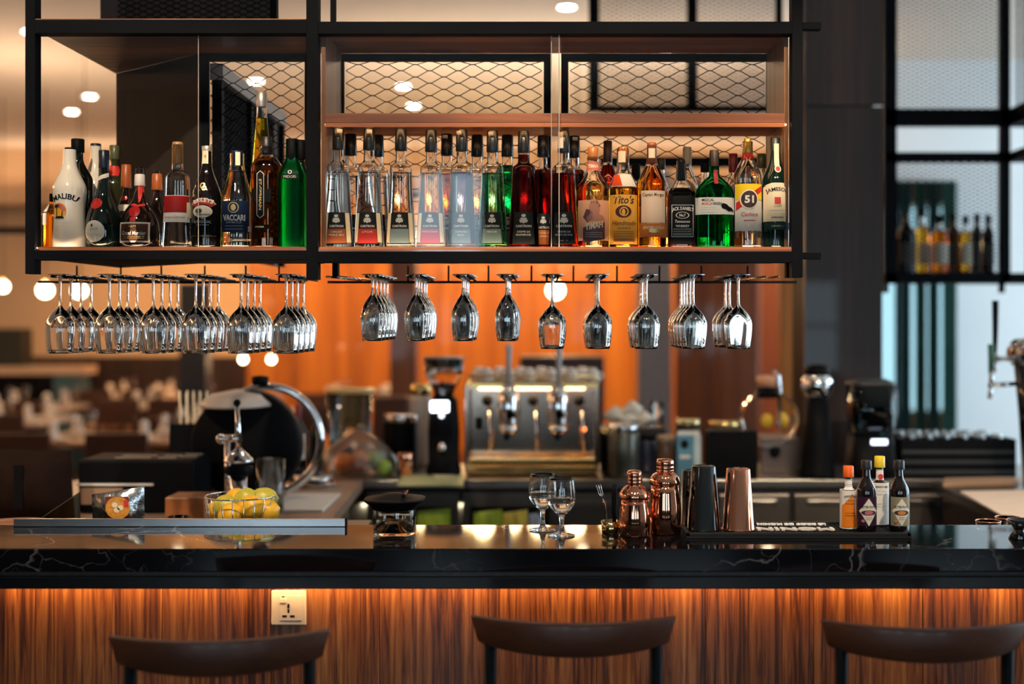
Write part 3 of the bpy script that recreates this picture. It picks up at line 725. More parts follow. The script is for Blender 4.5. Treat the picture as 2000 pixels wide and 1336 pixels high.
def poly2d(pts, step=3.0):
    """a filled outline, cut into narrow upright strips so that it can bend round a bottle"""
    tr = geometry.tessellate_polygon([[Vector((x, y, 0)) for x, y in pts]])
    vs, fs = [], []
    def clip(p, c, keep_right):
        out = []
        for i in range(len(p)):
            a_, b_ = p[i], p[(i + 1) % len(p)]
            ia, ib = (a_[0] >= c) == keep_right, (b_[0] >= c) == keep_right
            if ia: out.append(a_)
            if ia != ib:
                t = (c - a_[0]) / (b_[0] - a_[0]); out.append((c, a_[1] + t * (b_[1] - a_[1])))
        return out
    x0, x1 = min(p[0] for p in pts), max(p[0] for p in pts); n = max(1, int((x1 - x0) / step))
    for t in tr:
        tri = [pts[i] for i in t]
        for k in range(n):
            q = clip(tri, x0 + (x1 - x0) * k / n, True) if k else tri
            if len(q) >= 3 and k < n - 1: q = clip(q, x0 + (x1 - x0) * (k + 1) / n, False)
            if len(q) >= 3: fs.append(tuple(range(len(vs), len(vs) + len(q)))); vs += q
    return vs, fs
def chaikin(p, it=2):
    for _ in range(it):
        q = [p[0]]
        for a, b in zip(p, p[1:]):
            q += [(a[0] * .75 + b[0] * .25, a[1] * .75 + b[1] * .25), (a[0] * .25 + b[0] * .75, a[1] * .25 + b[1] * .75)]
        q.append(p[-1]); p = q
    return p

class Bottle:
    def __init__(s, nm, label, cx, top, w, prof, body, Y=3.65, base=487, p=2.0, dep=1.0, liquid=None, level=0.6, grp=None, cat='bottle', z0=None, rz=0.0, th=0.0028, it=2, n=36, hollow=None):
        s.cx, s.base, s.m, s.p, s.dep = cx, base, Y / F, p, dep
        s.z0 = ZS if z0 is None else z0
        s.H = (base - top) * s.m; s.R = w / 2 * s.m
        s.prof = [(max(1e-4, r * s.R), z * s.H) for r, z in chaikin(prof, it)]
        s.loc = Vector((X(cx, Y), Y, s.z0 + 0.0004)); s.layer = 0
        s.t = thing(nm, label, cat, s.loc, grp)
        clear = hollow if hollow is not None else liquid is not None
        if clear:
            inn = [(max(1e-4, r - th), z) for r, z in s.prof]
            zb = 0.007
            inn = [(s.r(zb) - th, zb)] + [q for q in inn if q[1] > zb + 0.001]
            full = [(1e-4, 0)] + s.prof + inn[::-1] + [(1e-4, zb)]
            s.body = MB().lathe(full, n, p, dep).build('body', body, s.t, local=True)
            if liquid is not None:
                lz = level * s.H
                lp = [(q[0] + th * 0.5, q[1]) for q in inn if q[1] < lz]
                lp = [(max(1e-4, lp[0][0]), zb - 0.001)] + lp[1:] + [(s.r(lz) - th * .5, lz)]
                MB().lathe(lp, n, p, dep).build('liquid', liquid, s.t, local=True)
        else:
            s.body = MB().lathe(s.prof, n, p, dep).build('body', body, s.t, local=True)
    def r(s, z):
        pr = s.prof
        if z <= pr[0][1]: return pr[0][0]
        for a, b in zip(pr, pr[1:]):
            if a[1] <= z <= b[1]:
                return a[0] if b[1] - a[1] < 1e-9 else a[0] + (b[0] - a[0]) * (z - a[1]) / (b[1] - a[1])
        return pr[-1][0]
    def surf(s, x, z, off):
        rr = s.r(z) + off; k = min(0.985, abs(x) / rr); xx = math.copysign(k * rr, x)
        return Vector((xx, -rr * s.dep * (1 - k ** s.p) ** (1 / s.p) - (off * .3 if s.p > 2.5 else 0), z))
    def lay(s, shape, px, py, mat, nm='label', parent=None, lay=None, label=None):
        """lay a flat shape (in pixels) on the front of the bottle, centred at pixel (px,py)"""
        vs, fs = shape; L = s.layer if lay is None else lay
        off = 0.0006 + 0.00045 * L
        if lay is None: s.layer += 1
        out = [s.surf((px + x - s.cx) * s.m, max(0.001, (s.base - py + y) * s.m), off) for x, y in vs]
        return MB().add(out, fs, True).build(nm, mat, parent or s.t, local=True, label=label)
    def rect(s, x0, x1, y0, y1, mat, nm='label', parent=None, wt=None, lay=None, label=None):
        return s.lay(grid2d(x1 - x0, y1 - y0, 12, 6, wt), (x0 + x1) / 2, (y0 + y1) / 2, mat, nm, parent, lay, label)
    def text(s, t, px, py, w, h, mat, parent=None, bold=0.0, shear=0.0, arc=0.0, lay=None, nm='lettering'):
        return s.lay(fit_text(t, w, h, bold, shear, arc), px, py, mat, nm, parent, lay)
    def lines(s, px, ys, w, mat, parent=None, h=0.9):
        """rows of print too fine to read"""
        vs, fs = [], []
        rnd = random.Random(int(px * 7))
        for y in ys:
            x = -w / 2
            while x < w / 2:
                l = rnd.uniform(2.0, 5.0); e = min(x + l, w / 2)
                b = len(vs); vs += [(x, ys[0] - y - h / 2), (e, ys[0] - y - h / 2), (e, ys[0] - y + h / 2), (x, ys[0] - y + h / 2)]; fs.append((b, b + 1, b + 2, b + 3))
                x = e + 0.8
        return s.lay((vs, fs), px, ys[0], mat, 'fine_print', parent)
    def cap(s, y0, y1, w0, w1, mat, nm='cap', label=None, round_=True):
        """a closure from pixel y0 (top) to y1 (bottom)"""
        z1, z0 = (s.base - y0) * s.m, (s.base - y1) * s.m; r0, r1 = w1 / 2 * s.m, w0 / 2 * s.m
        e = min(0.0015, (z1 - z0) * .2)
        pr = [(r0 * .98, z0), (r0, z0 + e * .5)] + [(r1, z1 - e), (r1 * .9, z1)]
        return MB().lathe(pr, 24).build(nm, mat, s.t, local=True, label=label)

def liq(nm, col, ior=1.34): return glass('liquid_' + nm, col, ior)
def dark(nm, col, rough=0.06): return pbr('bottle_' + nm, col, rough, coat=0.3, spec=0.6, var=0.02)
def lab(nm, col, rough=0.5): return pbr('label_' + nm, col, rough, var=0.02, spec=0.2)
L_clear = liq('clear', (0.99, 0.985, 0.97)); L_amber = liq('amber', (0.93, 0.45, 0.06)); L_gold = liq('gold', (0.97, 0.66, 0.16))
L_green = liq('green', (0.03, 0.55, 0.30)); L_pale = liq('pale_green', (0.45, 0.80, 0.62)); L_blue = liq('lavender', (0.45, 0.50, 0.75))
L_red = liq('dark_red', (0.30, 0.02, 0.025)); L_rust = liq('rust', (0.62, 0.10, 0.03)); L_straw = liq('straw', (0.98, 0.86, 0.52)); L_yel = liq('yellow', (0.92, 0.80, 0.05))
g_green = glass('green_bottle_glass', (0.10, 0.62, 0.36), 1.48)
GB = 'bottles in the left bay'; GR = 'bottles in the right bay'

# ---- left bay, front row
P_rum = [(0.9, 0), (1, .02), (1, .10), (.93, .22), (.88, .40), (1, .56), (.97, .63), (.55, .76), (.40, .84), (.38, .92), (.38, .98)]
P_std = [(0.93, 0), (1, .015), (1, .02), (1, .60), (.97, .66), (.62, .74), (.37, .80), (.34, .86), (.34, .98)]
m_opal = pbr('opal_white_glass', (0.88, 0.80, 0.68), 0.15, coat=0.4, var=0.01)
b = Bottle('liqueur_bottle', 'milky white bottle with black cap and palm sunset print', 136, 285, 64, P_rum, m_opal, base=484, grp=GB)
b.cap(285, 318, 19, 21, m_black)
b.rect(127, 138, 288, 296, m_silverink, 'tax_stamp') if False else None
b.text('MALIBU', 136, 386, 50, 11, m_ink, bold=.03, arc=7)
sun = b.lay(ell2d(14.5, 15), 126, 410, pbr('sunset_yellow', (0.85, 0.42, 0.03), .5), 'sunset_emblem')
b.lay(poly2d([(-2, 14), (6, 12), (12, 6), (14, 0), (8, -2), (2, 3), (-3, 8)]), 126, 410, pbr('sunset_red', (0.70, 0.16, 0.12), .5), 'sunset_sky', sun)
for a in range(0, 360, 45):
    pass
palm = []
for k in range(8):
    a = 2 * PI * k / 8 + .2; palm += [(11 * math.cos(a), 7 * math.sin(a)), (3.2 * math.cos(a + PI / 8), 2.2 * math.sin(a + PI / 8))]
b.lay(poly2d(palm), 120, 401, m_ink, 'palm_print', sun)
b.lay(poly2d([(-1, -12), (1, -12), (0.3, 8), (-1.2, 8)]), 121, 412, m_ink, 'palm_print', sun)
b.lay(poly2d([(-.8, -8), (.8, -8), (1.2, 5), (0, 5)]), 132, 416, m_ink, 'palm_print', sun)
b.lay(poly2d([(-11, -2), (11, -2), (9, 1), (2, 2.5), (-6, 1.5)]), 126, 423, m_ink, 'palm_print', sun)
b.lines(134, (430, 434), 38, m_silverink); b.lines(128, (440,), 14, m_silverink)

b = Bottle('liqueur_bottle', 'dark bulbous bottle with red wax seal and round white label', 203, 292, 68, [(.75, 0), (.92, .03), (1, .15), (1, .26), (.9, .38), (.62, .48), (.42, .56), (.33, .66), (.28, .80), (.28, .98)], dark('deep_green', (0.004, 0.011, 0.009)), base=484, grp=GB)
b.cap(290, 325, 20, 20, pbr('navy_capsule', (0.008, 0.012, 0.03), .35))
o = b.lay(poly2d([(-11, -8), (11, 1), (11, 9), (-11, 0)]), 204, 343, m_ivory, 'neck_strip'); b.lines(204, (342, 345), 14, m_silverink, o)
o = b.lay(ell2d(12.5, 10.5), 195, 396, pbr('red_wax', (0.55, 0.015, 0.012), .25), 'wax_seal'); b.lay(ell2d(9.5, 8, r0=.85, rings=1), 195, 396, pbr('dark_red_wax', (0.22, 0.008, 0.008), .3), 'seal_ring', o)
o = b.lay(ell2d(21, 21), 195, 450, m_ivory, 'label'); b.text('D.O.M', 195, 446, 15, 5, m_brownink, o); b.lines(195, (456, 459), 30, m_silverink, o); b.lay(ell2d(2.2, 3), 191, 439, m_brownink, 'crest', o)

P_marn = [(.85, 0), (1, .04), (1, .22), (.94, .34), (.74, .46), (.44, .56), (.25, .66), (.20, .75), (.20, .98)]
b = Bottle('liqueur_bottle', 'squat dark bottle with red ribbon and framed brown label', 273, 324, 80, P_marn, dark('cognac_brown', (0.012, 0.005, 0.004)), base=485, grp=GB)
b.cap(323, 338, 13, 14, m_black); b.cap(338, 361, 19, 21, pbr('pale_neck_band', (.75, .66, .60), .5), 'neck_band')
m_rib = pbr('red_ribbon', (0.75, 0.03, 0.02), .5)
b.lay(poly2d([(-5, 20), (4, 20), (6, 6), (2, -14), (-1, -18), (-3, -6)]), 277, 378, m_rib, 'ribbon'); b.lay(poly2d([(-15, 2), (-6, 5), (0, 2), (12, 5), (14, 0), (2, -2), (-8, -1)]), 275, 401, m_rib, 'ribbon')
b.lay(ell2d(11, 11), 272, 413, pbr('red_wax', (0.55, .015, .012)), 'wax_seal'); b.lay(grid2d(11, 9), 271, 429, m_rib, 'ribbon')
o = b.rect(244, 302, 434, 473, m_ivory); o2 = b.rect(247, 299, 437, 470, lab('brown', (0.11, 0.035, 0.018)), 'label_field', o)
b.text('Grand Marnier', 273, 455, 46, 8, m_whiteink, o, shear=.15, bold=.01); b.text('H&M', 271, 442, 15, 5, m_goldink, o, shear=.2); b.lines(273, (462, 465), 40, m_goldink, o)

P_cac = [(.95, 0), (1, .02), (.98, .06), (.88, .25), (.80, .45), (.77, .60), (.76, .66), (.70, .695), (.40, .73), (.34, .76), (.34, .98)]
b = Bottle('liqueur_bottle', 'tall clear bottle with gold cork and red and white label', 347, 276, 62, P_cac, m_clear, base=485, liquid=L_clear, level=.86, grp=GB)
b.cap(275, 317, 20, 20, pbr('tan_capsule', (.34, .18, .06), .35))
o = b.rect(322, 373, 381, 433, m_paper); b.rect(324, 372, 382, 414, lab('crimson', (.33, .012, .012)), 'label_field', o, lay=2)
b.text('Cacao', 344, 409, 22, 9, m_whiteink, o, bold=.02); b.text('Joseph Cartron', 346, 424, 42, 6, pbr('salmon_print', (.6, .16, .10), .5), o, shear=.35)
b.rect(369, 376, 394, 424, m_cream, 'side_sticker')

P_bai = [(.93, 0), (1, .02), (1, .46), (.94, .55), (.66, .66), (.40, .76), (.31, .85), (.31, .98)]
b = Bottle('liqueur_bottle', 'near-black bottle with red arched label and cream landscape oval', 404, 284, 59, P_bai, dark('espresso', (0.006, .0045, .005)), base=485, grp=GB)
b.cap(283, 296, 20, 18, pbr('silver_capsule', (.55, .5, .42), .3, .6)); b.rect(397, 409, 293, 318, m_cream, 'tax_stamp'); b.lay(ell2d(2.2, 3), 403, 304, m_goldink, 'stamp_print')
o = b.lay(ell2d(5.5, 6, rings=1, r0=.5), 402, 362, m_goldink, 'monogram'); b.lay(ell2d(5, 5, rings=1, r0=.5), 405, 367, m_goldink, 'monogram', o)
arch = [(26 * math.cos(a), 22 * math.sin(a)) for a in [R(150 - 12 * i) for i in range(11)]] + [(17 * math.cos(a), 11 * math.sin(a)) for a in [R(30 + 12 * i) for i in range(11)]]
o = b.lay(poly2d([(x * 1.06, y * 1.05) for x, y in arch]), 404, 410, m_cream, 'label_edge'); b.lay(poly2d(arch), 404, 410, lab('brick', (.45, .035, .02)), 'label', o)
b.text('BAILEYS', 404, 393, 40, 8, m_whiteink, o, bold=.03, arc=5)
o = b.lay(ell2d(19, 12), 403, 413, m_ivory, 'landscape_oval'); b.lay(ell2d(7, 5), 396, 412, pbr('hill_green', (.10, .09, .05), .6), 'landscape_print', o); b.lay(grid2d(26, 3), 405, 419, pbr('meadow', (.3, .28, .18), .6), 'landscape_print', o)
b.text('THE', 404, 427, 7, 3, m_silverink); b.text('ORIGINAL', 404, 433, 33, 5, m_silverink); b.lines(404, (439,), 24, m_silverink); b.rect(380, 428, 459, 461.5, pbr('bronze_band', (.22, .10, .02), .3, .7), 'gold_band')

P_vac = [(.95, 0), (1, .015), (1, .08), (.96, .12), (.96, .50), (.92, .55), (.62, .70), (.48, .82), (.43, .86), (.43, .98)]
b = Bottle('liqueur_bottle', 'clear sloping-shouldered bottle with navy cap and navy label', 463, 293, 62, P_vac, m_clear, base=485, liquid=L_clear, level=.80, grp=GB, p=2.6)
b.cap(292, 321, 22, 22, pbr('navy_cap', (.008, .014, .07), .35)); b.rect(463, 472, 296, 322, m_cream, 'tax_stamp')
o = b.rect(439, 489, 392, 453, lab('navy', (.010, .022, .07))); b.lay(ell2d(10.5, 10.5, rings=1, r0=.86), 463, 405, m_goldink, 'medallion', o); b.lay(ell2d(5, 6.5), 463, 405, m_goldink, 'medallion', o)
b.text('VACCARI', 464, 425, 42, 12, m_whiteink, o, bold=.03); b.text('SAMBUCA', 464, 434, 30, 3.5, m_silverink, o); b.lines(464, (441, 447), 34, m_silverink, o)
b.rect(487, 493, 441, 451, m_paper, 'price_tag', lay=0)

P_stg = [(.92, 0), (1, .01), (1, .40), (.94, .55), (1, .76), (.9, .83), (.5, .90), (.40, .94), (.40, .99)]
b = Bottle('liqueur_bottle', 'amber ribbed bottle with vertical black name plate and dark hang tag', 521, 283, 60, P_stg, m_clear, base=486, liquid=L_amber, level=.88, grp=GB, p=3.0, n=48)
b.cap(266, 300, 20, 24, pbr('dark_stopper', (.015, .012, .012), .4), 'stopper')
o = b.lay(poly2d([(-6, 26), (2, 30), (6, 22), (16, -14), (9, -20), (-2, -12), (-7, 8)]), 541, 305, pbr('dark_tag_card', (.012, .011, .012), .6), 'hang_tag')
hexp = [(0, 45), (6, 39), (6, -39), (0, -45), (-6, -39), (-6, 39)]
o = b.lay(poly2d([(x * 1.2, y * 1.03) for x, y in hexp]), 515, 381, m_silverink, 'name_plate_edge'); b.lay(poly2d(hexp), 515, 381, m_ink, 'name_plate', o)
vs, fs = fit_text('ST-GERMAIN', 60, 5.2, .03); b.lay(([(y, -x) for x, y in vs], fs), 515, 381, m_goldink, 'lettering', o)
b.rect(497, 535, 370, 396, m_ink, 'plaque', lay=0); b.rect(500, 531, 439, 448, m_ink, 'plaque', lay=0); b.rect(505, 522, 442, 445, m_goldink, 'plaque_print', lay=2)

P_mid = [(.97, 0), (1, .01), (1, .66), (.92, .70), (.52, .80), (.42, .84), (.42, .98)]
b = Bottle('liqueur_bottle', 'frosted bright green square bottle with black cap', 571, 271, 51, P_mid, glass('frosted_green', (0.03, 0.62, 0.20), 1.4, 0.32), base=486, grp=GB, p=5, n=48)
b.cap(270, 313, 25, 26, m_black); b.text('MIDORI', 571, 300, 18, 3, m_silverink, lay=9) if False else None
o = b.lay(poly2d([(-19, -7), (19, -7), (11, 9), (-11, 9)]), 571, 343, m_ink, 'label'); b.text('MIDORI', 571, 346, 24, 5, m_silverink, o); b.lay(ell2d(4, 4, rings=1, r0=.6), 571, 337, m_silverink, 'emblem', o)

# ---- left bay, rear bottles
Y2 = 3.765
b = Bottle('liqueur_bottle', 'dark bottle with big black cap behind the milky white bottle', 152, 273, 58, P_std, dark('black_green', (.006, .008, .006)), Y=Y2, base=492, grp=GB); b.cap(272, 298, 25, 25, m_black)
b = Bottle('liqueur_bottle', 'second milky white bottle, half hidden behind the first', 187, 283, 54, P_rum, m_opal, Y=Y2 + .09, base=496, grp=GB); b.cap(282, 322, 20, 20, pbr('navy_capsule', (.008, .012, .03))); b.lines(184, (375, 379), 26, m_silverink)
b = Bottle('liqueur_bottle', 'olive green bottle behind the bulbous dark one', 224, 284, 48, P_std, dark('olive', (.03, .035, .012), .1), Y=3.99, base=499, grp=GB); b.cap(284, 312, 20, 20, pbr('olive_capsule', (.10, .11, .05), .3)); b.rect(216, 236, 325, 345, m_rib, 'neck_band')
b = Bottle('liqueur_bottle', 'amber bottle with pale side label at the left post', 104, 378, 44, P_std, m_clear, Y=Y2 + .02, base=492, liquid=L_gold, level=.9, grp=GB); b.cap(378, 394, 14, 14, m_black); b.rect(90, 99, 398, 440, m_ivory)
m_orcap = pbr('orange_capsule', (.42, .10, .02), .35)
b = Bottle('liqueur_bottle', 'dark bottle with orange capsule left of the red ribbon bottle', 247, 320, 58, P_marn, dark('cognac_brown', (0.012, 0.005, 0.004)), Y=Y2 + .03, base=493, grp=GB); b.cap(322, 368, 18, 22, m_orcap); b.lay(ell2d(8, 5), 244, 388, pbr('red_wax', (.5, .02, .01)), 'wax_seal'); b.rect(236, 258, 401, 414, m_ivory)
b = Bottle('liqueur_bottle', 'dark bottle with orange capsule right of the red ribbon bottle', 307, 330, 58, P_marn, dark('cognac_brown', (0.012, 0.005, 0.004)), Y=Y2 + .03, base=493, grp=GB); b.cap(340, 372, 19, 22, m_orcap); b.lay(ell2d(4, 5), 309, 349, m_goldink, 'stamp_print')
P_gal = [(.95, 0), (1, .01), (.92, .30), (.62, .62), (.42, .80), (.36, .9), (.36, .98)]
b = Bottle('liqueur_bottle', 'very tall tapering yellow bottle with silver cap, tallest in the left bay', 511, 181, 56, P_gal, m_clear, Y=Y2 + .02, base=492, liquid=L_yel, level=.84, grp=GB); b.cap(180, 209, 21, 21, pbr('silver_cap', (.5, .46, .42), .3, .7))
b = Bottle('liqueur_bottle', 'black capped dark bottle behind the frosted green one', 588, 274, 34, P_std, dark('black_green', (.006, .008, .006)), Y=Y2, base=492, grp=GB); b.cap(274, 312, 18, 18, m_black)

# ---- right bay: the row of slim liqueur bottles with two-colour labels
P_car = [(.93, 0), (1, .012), (1, .03), (.90, .27), (.80, .45), (.75, .60), (.74, .68), (.70, .70), (.40, .725), (.36, .75), (.36, .98)]
def crest(b, px, py, mat, o, s=1.0):
    b.lay(ell2d(4.2 * s, 3 * s), px, py - 5 * s, mat, 'crest', o, lay=5); b.lay(poly2d([(-6 * s, 3 * s), (6 * s, 3 * s), (5 * s, -4 * s), (0, -8 * s), (-5 * s, -4 * s)]), px, py + 2 * s, mat, 'crest', o, lay=5)
    b.lay(poly2d([(-8 * s, 0), (-5 * s, -1 * s), (-4 * s, -7 * s), (-7 * s, -5 * s)]), px, py + 2 * s, mat, 'crest', o, lay=6); b.lay(poly2d([(8 * s, 0), (7 * s, -5 * s), (4 * s, -7 * s), (5 * s, -1 * s)]), px, py + 2 * s, mat, 'crest', o, lay=6)
m_labdark = lab('blackgreen', (.010, .014, .014)); m_capd = pbr('black_foil_capsule', (.008, .009, .010), .3)
def slim(cx, label, liquid, col, name, colname, top=250, w=58, Y=3.65, base=487, stamp=0, wraps=True, level=.64, label_w=40):
    b = Bottle('liqueur_bottle', label, cx, top, w, P_car, m_clear, Y=Y, base=base, liquid=liquid, level=level, grp=GR)
    d = base - 487
    b.cap(top, top + 42, 22, 24, m_capd, 'capsule'); b.lay(ell2d(3.5, 4.5), cx, top + 32, m_silverink, 'emblem')
    if stamp: b.rect(cx + stamp - 5, cx + stamp + 5, top + 3, top + 34, pbr('tax_stamp_paper', (.62, .52, .42), .6), 'tax_stamp')
    if wraps: b.rect(cx - 27, cx + 27, 417 + d, 474 + d, pbr('pale_label_back', (.80, .68, .46), .6), 'label_backing', lay=0, wt=46)
    o = b.rect(cx - label_w / 2, cx + label_w / 2, 416 + d, 478 + d, m_labdark, wt=label_w * .8, lay=2)
    if col: b.rect(cx - label_w / 2 + .8, cx + label_w / 2 - .8, 448 + d, 476 + d, lab(colname, col), 'label_field', o, wt=label_w * .9 - 2, lay=3)
    crest(b, cx, 428 + d, m_silverink, o, .95 * label_w / 40)
    b.text('CARTRON', cx, 443 + d, label_w * .68, 4.6, m_whiteink, o, bold=.02, lay=5)
    for k, s in enumerate(name): b.text(s, cx, 454 + d + 6 * k, min(label_w * .75, 3.2 * len(s)), 3.6, m_whiteink if col is None or sum(col) < 1.2 else m_silverink, o, lay=5)
    b.lines(cx, (471 + d,), 14, m_silverink, o)
    return b
slim(661, 'slim clear bottle with black and terracotta label, first by the middle post', L_clear, (.30, .085, .03), ['CURACAO', 'TRIPLE SEC'], 'terracotta', stamp=4)
slim(721, 'slim clear bottle with black and tomato red label', L_clear, (.45, .035, .03), ['LITCHI'], 'tomato', stamp=2, top=251)
slim(783, 'slim clear bottle with black and slate blue label', L_clear, (.20, .27, .29), [], 'slate', stamp=0, top=252)
slim(842, 'slim clear bottle of pale gold liqueur with crimson label', L_straw, (.42, .012, .02), ['MARASQUIN'], 'carmine', top=254)
slim(902, 'slim bottle of lavender blue liqueur with slate label', L_blue, (.10, .16, .19), ['CURACAO', 'BLEU'], 'slate_dark', top=253, wraps=False, stamp=-5)
slim(962, 'slim bottle of pale green liqueur with grey-green label', L_pale, (.16, .24, .22), ['MENTHE'], 'sage', top=255, wraps=False, stamp=-3)
slim(1023, 'slim bottle of dark red liqueur with all-black label', L_red, None, ['CREME DE', 'FRAMBOISE'], '', top=256, w=62, wraps=False, level=.80, label_w=44)
slim(1101, 'slim bottle of rust red liqueur with black label beside the portrait label', L_rust, None, ['CREME DE', 'FRAISE DES BOIS'], '', top=256, w=62, wraps=False, stamp=-6, label_w=44)
Yb = 3.775
slim(685, 'black capped slim clear bottle peeping between the first two', L_clear, (.2, .2, .2), [], 'greyish', top=262, Y=Yb, base=492, wraps=False)
slim(738, 'slim clear bottle in the rear row behind the tomato red label', L_clear, (.2, .2, .2), [], 'greyish', top=264, Y=Yb, base=492, wraps=False)
slim(873, 'slim bottle of amber liqueur in the rear row', L_amber, (.3, .05, .03), [], 'maroon', top=262, Y=Yb, base=492, wraps=False, stamp=-3, level=.66)
slim(932, 'slim bottle of straw liqueur in the rear row behind the lavender blue one', L_straw, (.16, .2, .2), [], 'greyish', top=264, Y=Yb, base=492, wraps=False)
slim(991, 'slim bottle of deep green liqueur in the rear row', L_green, (.1, .2, .15), [], 'bottle_green', top=264, Y=Yb, base=492, wraps=False, level=.74)
slim(1061, 'slim dark bottle with orange label in the rear row', L_red, (.72, .20, .03), ['LIQUEUR', 'ORANGE'], 'orange', top=264, Y=Yb - .06, base=489, w=46, wraps=False, stamp=2, level=.7, label_w=34)
slim(1121, 'slim dark bottle in the rear row beside the portrait label', L_red, (.1, .1, .1), [], 'greyish', top=266, Y=Yb, base=492, wraps=False, stamp=2, level=.7)

# ---- right bay: the spirits
P_tim = [(.95, 0), (1, .015), (1, .56), (.95, .62), (.52, .72), (.38, .78), (.36, .87), (.36, .9)]
b = Bottle('whisky_bottle', 'clear bottle with peach label showing a bearded man in profile', 1158, 287, 64, P_tim, m_clear, liquid=L_straw, level=.66, grp=GR)
b.cap(287, 312, 21, 20, pbr('amber_cap', (.50, .17, .04), .3)); o = b.rect(1146, 1170, 316, 334, lab('salmon', (.62, .17, .12)), 'neck_band'); b.text('TIMAH', 1158, 325, 19, 7, m_cream, o, bold=.03)
o = b.rect(1129, 1188, 393, 471, lab('peach', (.80, .42, .25))); m_plum = pbr('plum_print', (.12, .05, .07), .5)
b.lay(poly2d([(-3, 22), (10, 20), (14, 8), (12, -4), (20, -8), (24, -18), (-10, -18), (-14, -12), (-4, -2), (-8, 6), (-7, 14)]), 1157, 416, pbr('portrait_tone', (.55, .24, .15), .5), 'portrait_print', o)
b.lay(poly2d([(-6, 8), (2, 6), (6, 0), (8, -12), (-4, -18), (-12, -8)]), 1150, 418, m_plum, 'portrait_print', o, lay=3); b.lay(poly2d([(-8, 4), (6, 5), (12, -6), (7, -8), (4, -1), (-7, 0)]), 1160, 399, m_plum, 'portrait_print', o, lay=3)
b.lay(poly2d([(-22, 6), (20, 17), (20, -16), (-22, -24)]), 1160, 452, m_plum, 'label_panel', o, lay=3); vs, fs = fit_text('TIMAH', 34, 13, .03); b.lay(([(x, y + x * .18) for x, y in vs], fs), 1159, 442, m_cream, 'lettering', o, lay=5); b.lines(1159, (456, 460, 464), 34, m_cream, o)

P_tit = [(.95, 0), (1, .012), (1, .57), (.94, .64), (.55, .74), (.42, .78), (.42, .98)]
b = Bottle('vodka_bottle', 'round bottle with bright orange label and copper cap', 1217, 287, 58, P_tit, m_clear, liquid=L_gold, level=.6, grp=GR)
b.cap(287, 319, 21, 21, pbr('copper_cap', (.55, .22, .09), .3, .8)); b.rect(1207, 1221, 296, 318, m_cream, 'tax_stamp')
o = b.rect(1193, 1242, 341, 366, m_ivory, 'neck_label', wt=26); b.rect(1194, 1214, 342, 365, lab('vermilion', (.72, .07, .015)), 'neck_label_field', o, wt=9, lay=2)
m_or = lab('orange_kraft', (.86, .42, .06)); o = b.rect(1190, 1244, 382, 478, m_or)
b.text("Tito's", 1217, 392, 40, 16, m_brownink, o, shear=.25, bold=.02); b.lay(ell2d(15.5, 12), 1216, 415, m_brownink, 'seal', o); b.lay(ell2d(9, 9, rings=1, r0=.75), 1217, 415, m_or, 'seal_print', o); b.lay(ell2d(3.5, 6), 1216, 416, m_or, 'seal_print', o)
b.text('Handmade', 1217, 437, 46, 9, m_brownink, o, shear=.3); b.text('VODKA', 1217, 447, 26, 4, m_brownink, o); b.lines(1217, (454, 458, 463), 40, m_brownink, o); b.rect(1197, 1238, 467, 473, pbr('rust_band', (.5, .16, .03), .5), 'label_band', o)

P_rumb = [(.95, 0), (1, .012), (1, .60), (.93, .66), (.55, .76), (.36, .81), (.34, .98)]
b = Bottle('rum_bottle', 'amber spirit bottle with cream label and orange neck', 1273, 279, 56, P_rumb, m_clear, liquid=L_amber, level=.78, grp=GR)
b.cap(278, 320, 18, 20, pbr('rust_capsule', (.35, .09, .03), .35)); b.rect(1266, 1279, 290, 309, m_cream, 'tax_stamp')
o = b.rect(1251, 1298, 374, 436, lab('blush', (.82, .62, .46))); b.text('Captain Morgan', 1274, 383, 42, 9, m_brownink, o, bold=.01)
o2 = b.rect(1248, 1300, 436, 464, lab('burnt_orange', (.62, .20, .04)), 'lower_label'); b.text('SPICED GOLD', 1275, 446, 42, 5.5, m_cream, o2, bold=.03); b.lines(1274, (437,), 24, m_cream, o2); b.lay(ell2d(10, 4), 1275, 452, m_goldink, 'emblem', o2)

P_jd = [(.96, 0), (1, .01), (1, .60), (.97, .64), (.60, .72), (.42, .76), (.38, .84), (.30, .98)]
b = Bottle('whiskey_bottle', 'square black-labelled whiskey bottle with black cap', 1330, 311, 53, P_jd, m_clear, liquid=liq('whiskey', (.42, .06, .015)), level=.66, grp=GR, p=6, n=52)
b.cap(310, 352, 15, 20, m_black); b.rect(1311, 1321, 312, 336, pbr('tax_stamp_paper', (.62, .52, .42)), 'tax_stamp') if False else None
o = b.rect(1305.5, 1354.5, 368, 478, m_ink)
def frame(b, x0, x1, y0, y1, w, mat, o):
    b.rect(x0, x1, y0, y0 + w, mat, 'label_border', o, lay=4); b.rect(x0, x1, y1 - w, y1, mat, 'label_border', o, lay=4); b.rect(x0, x0 + w, y0, y1, mat, 'label_border', o, lay=4); b.rect(x1 - w, x1, y0, y1, mat, 'label_border', o, lay=4)
frame(b, 1309, 1351, 402, 464, .9, m_whiteink, o); b.text("JACK DANIEL'S", 1330, 411, 43, 9, m_whiteink, o, bold=.02, arc=3)
b.lay(ell2d(13, 6.5, rings=1, r0=.88), 1330, 422, m_whiteink, 'oval', o); b.text('No.7', 1330, 422, 12, 5.5, m_whiteink, o, bold=.03); b.text('Tennessee', 1330, 434, 29, 5.5, m_whiteink, o, shear=.3, bold=.01); b.text('WHISKEY', 1330, 443, 27, 4.6, m_whiteink, o, bold=.02); b.lines(1330, (449, 453, 457, 460), 36, m_whiteink, o)

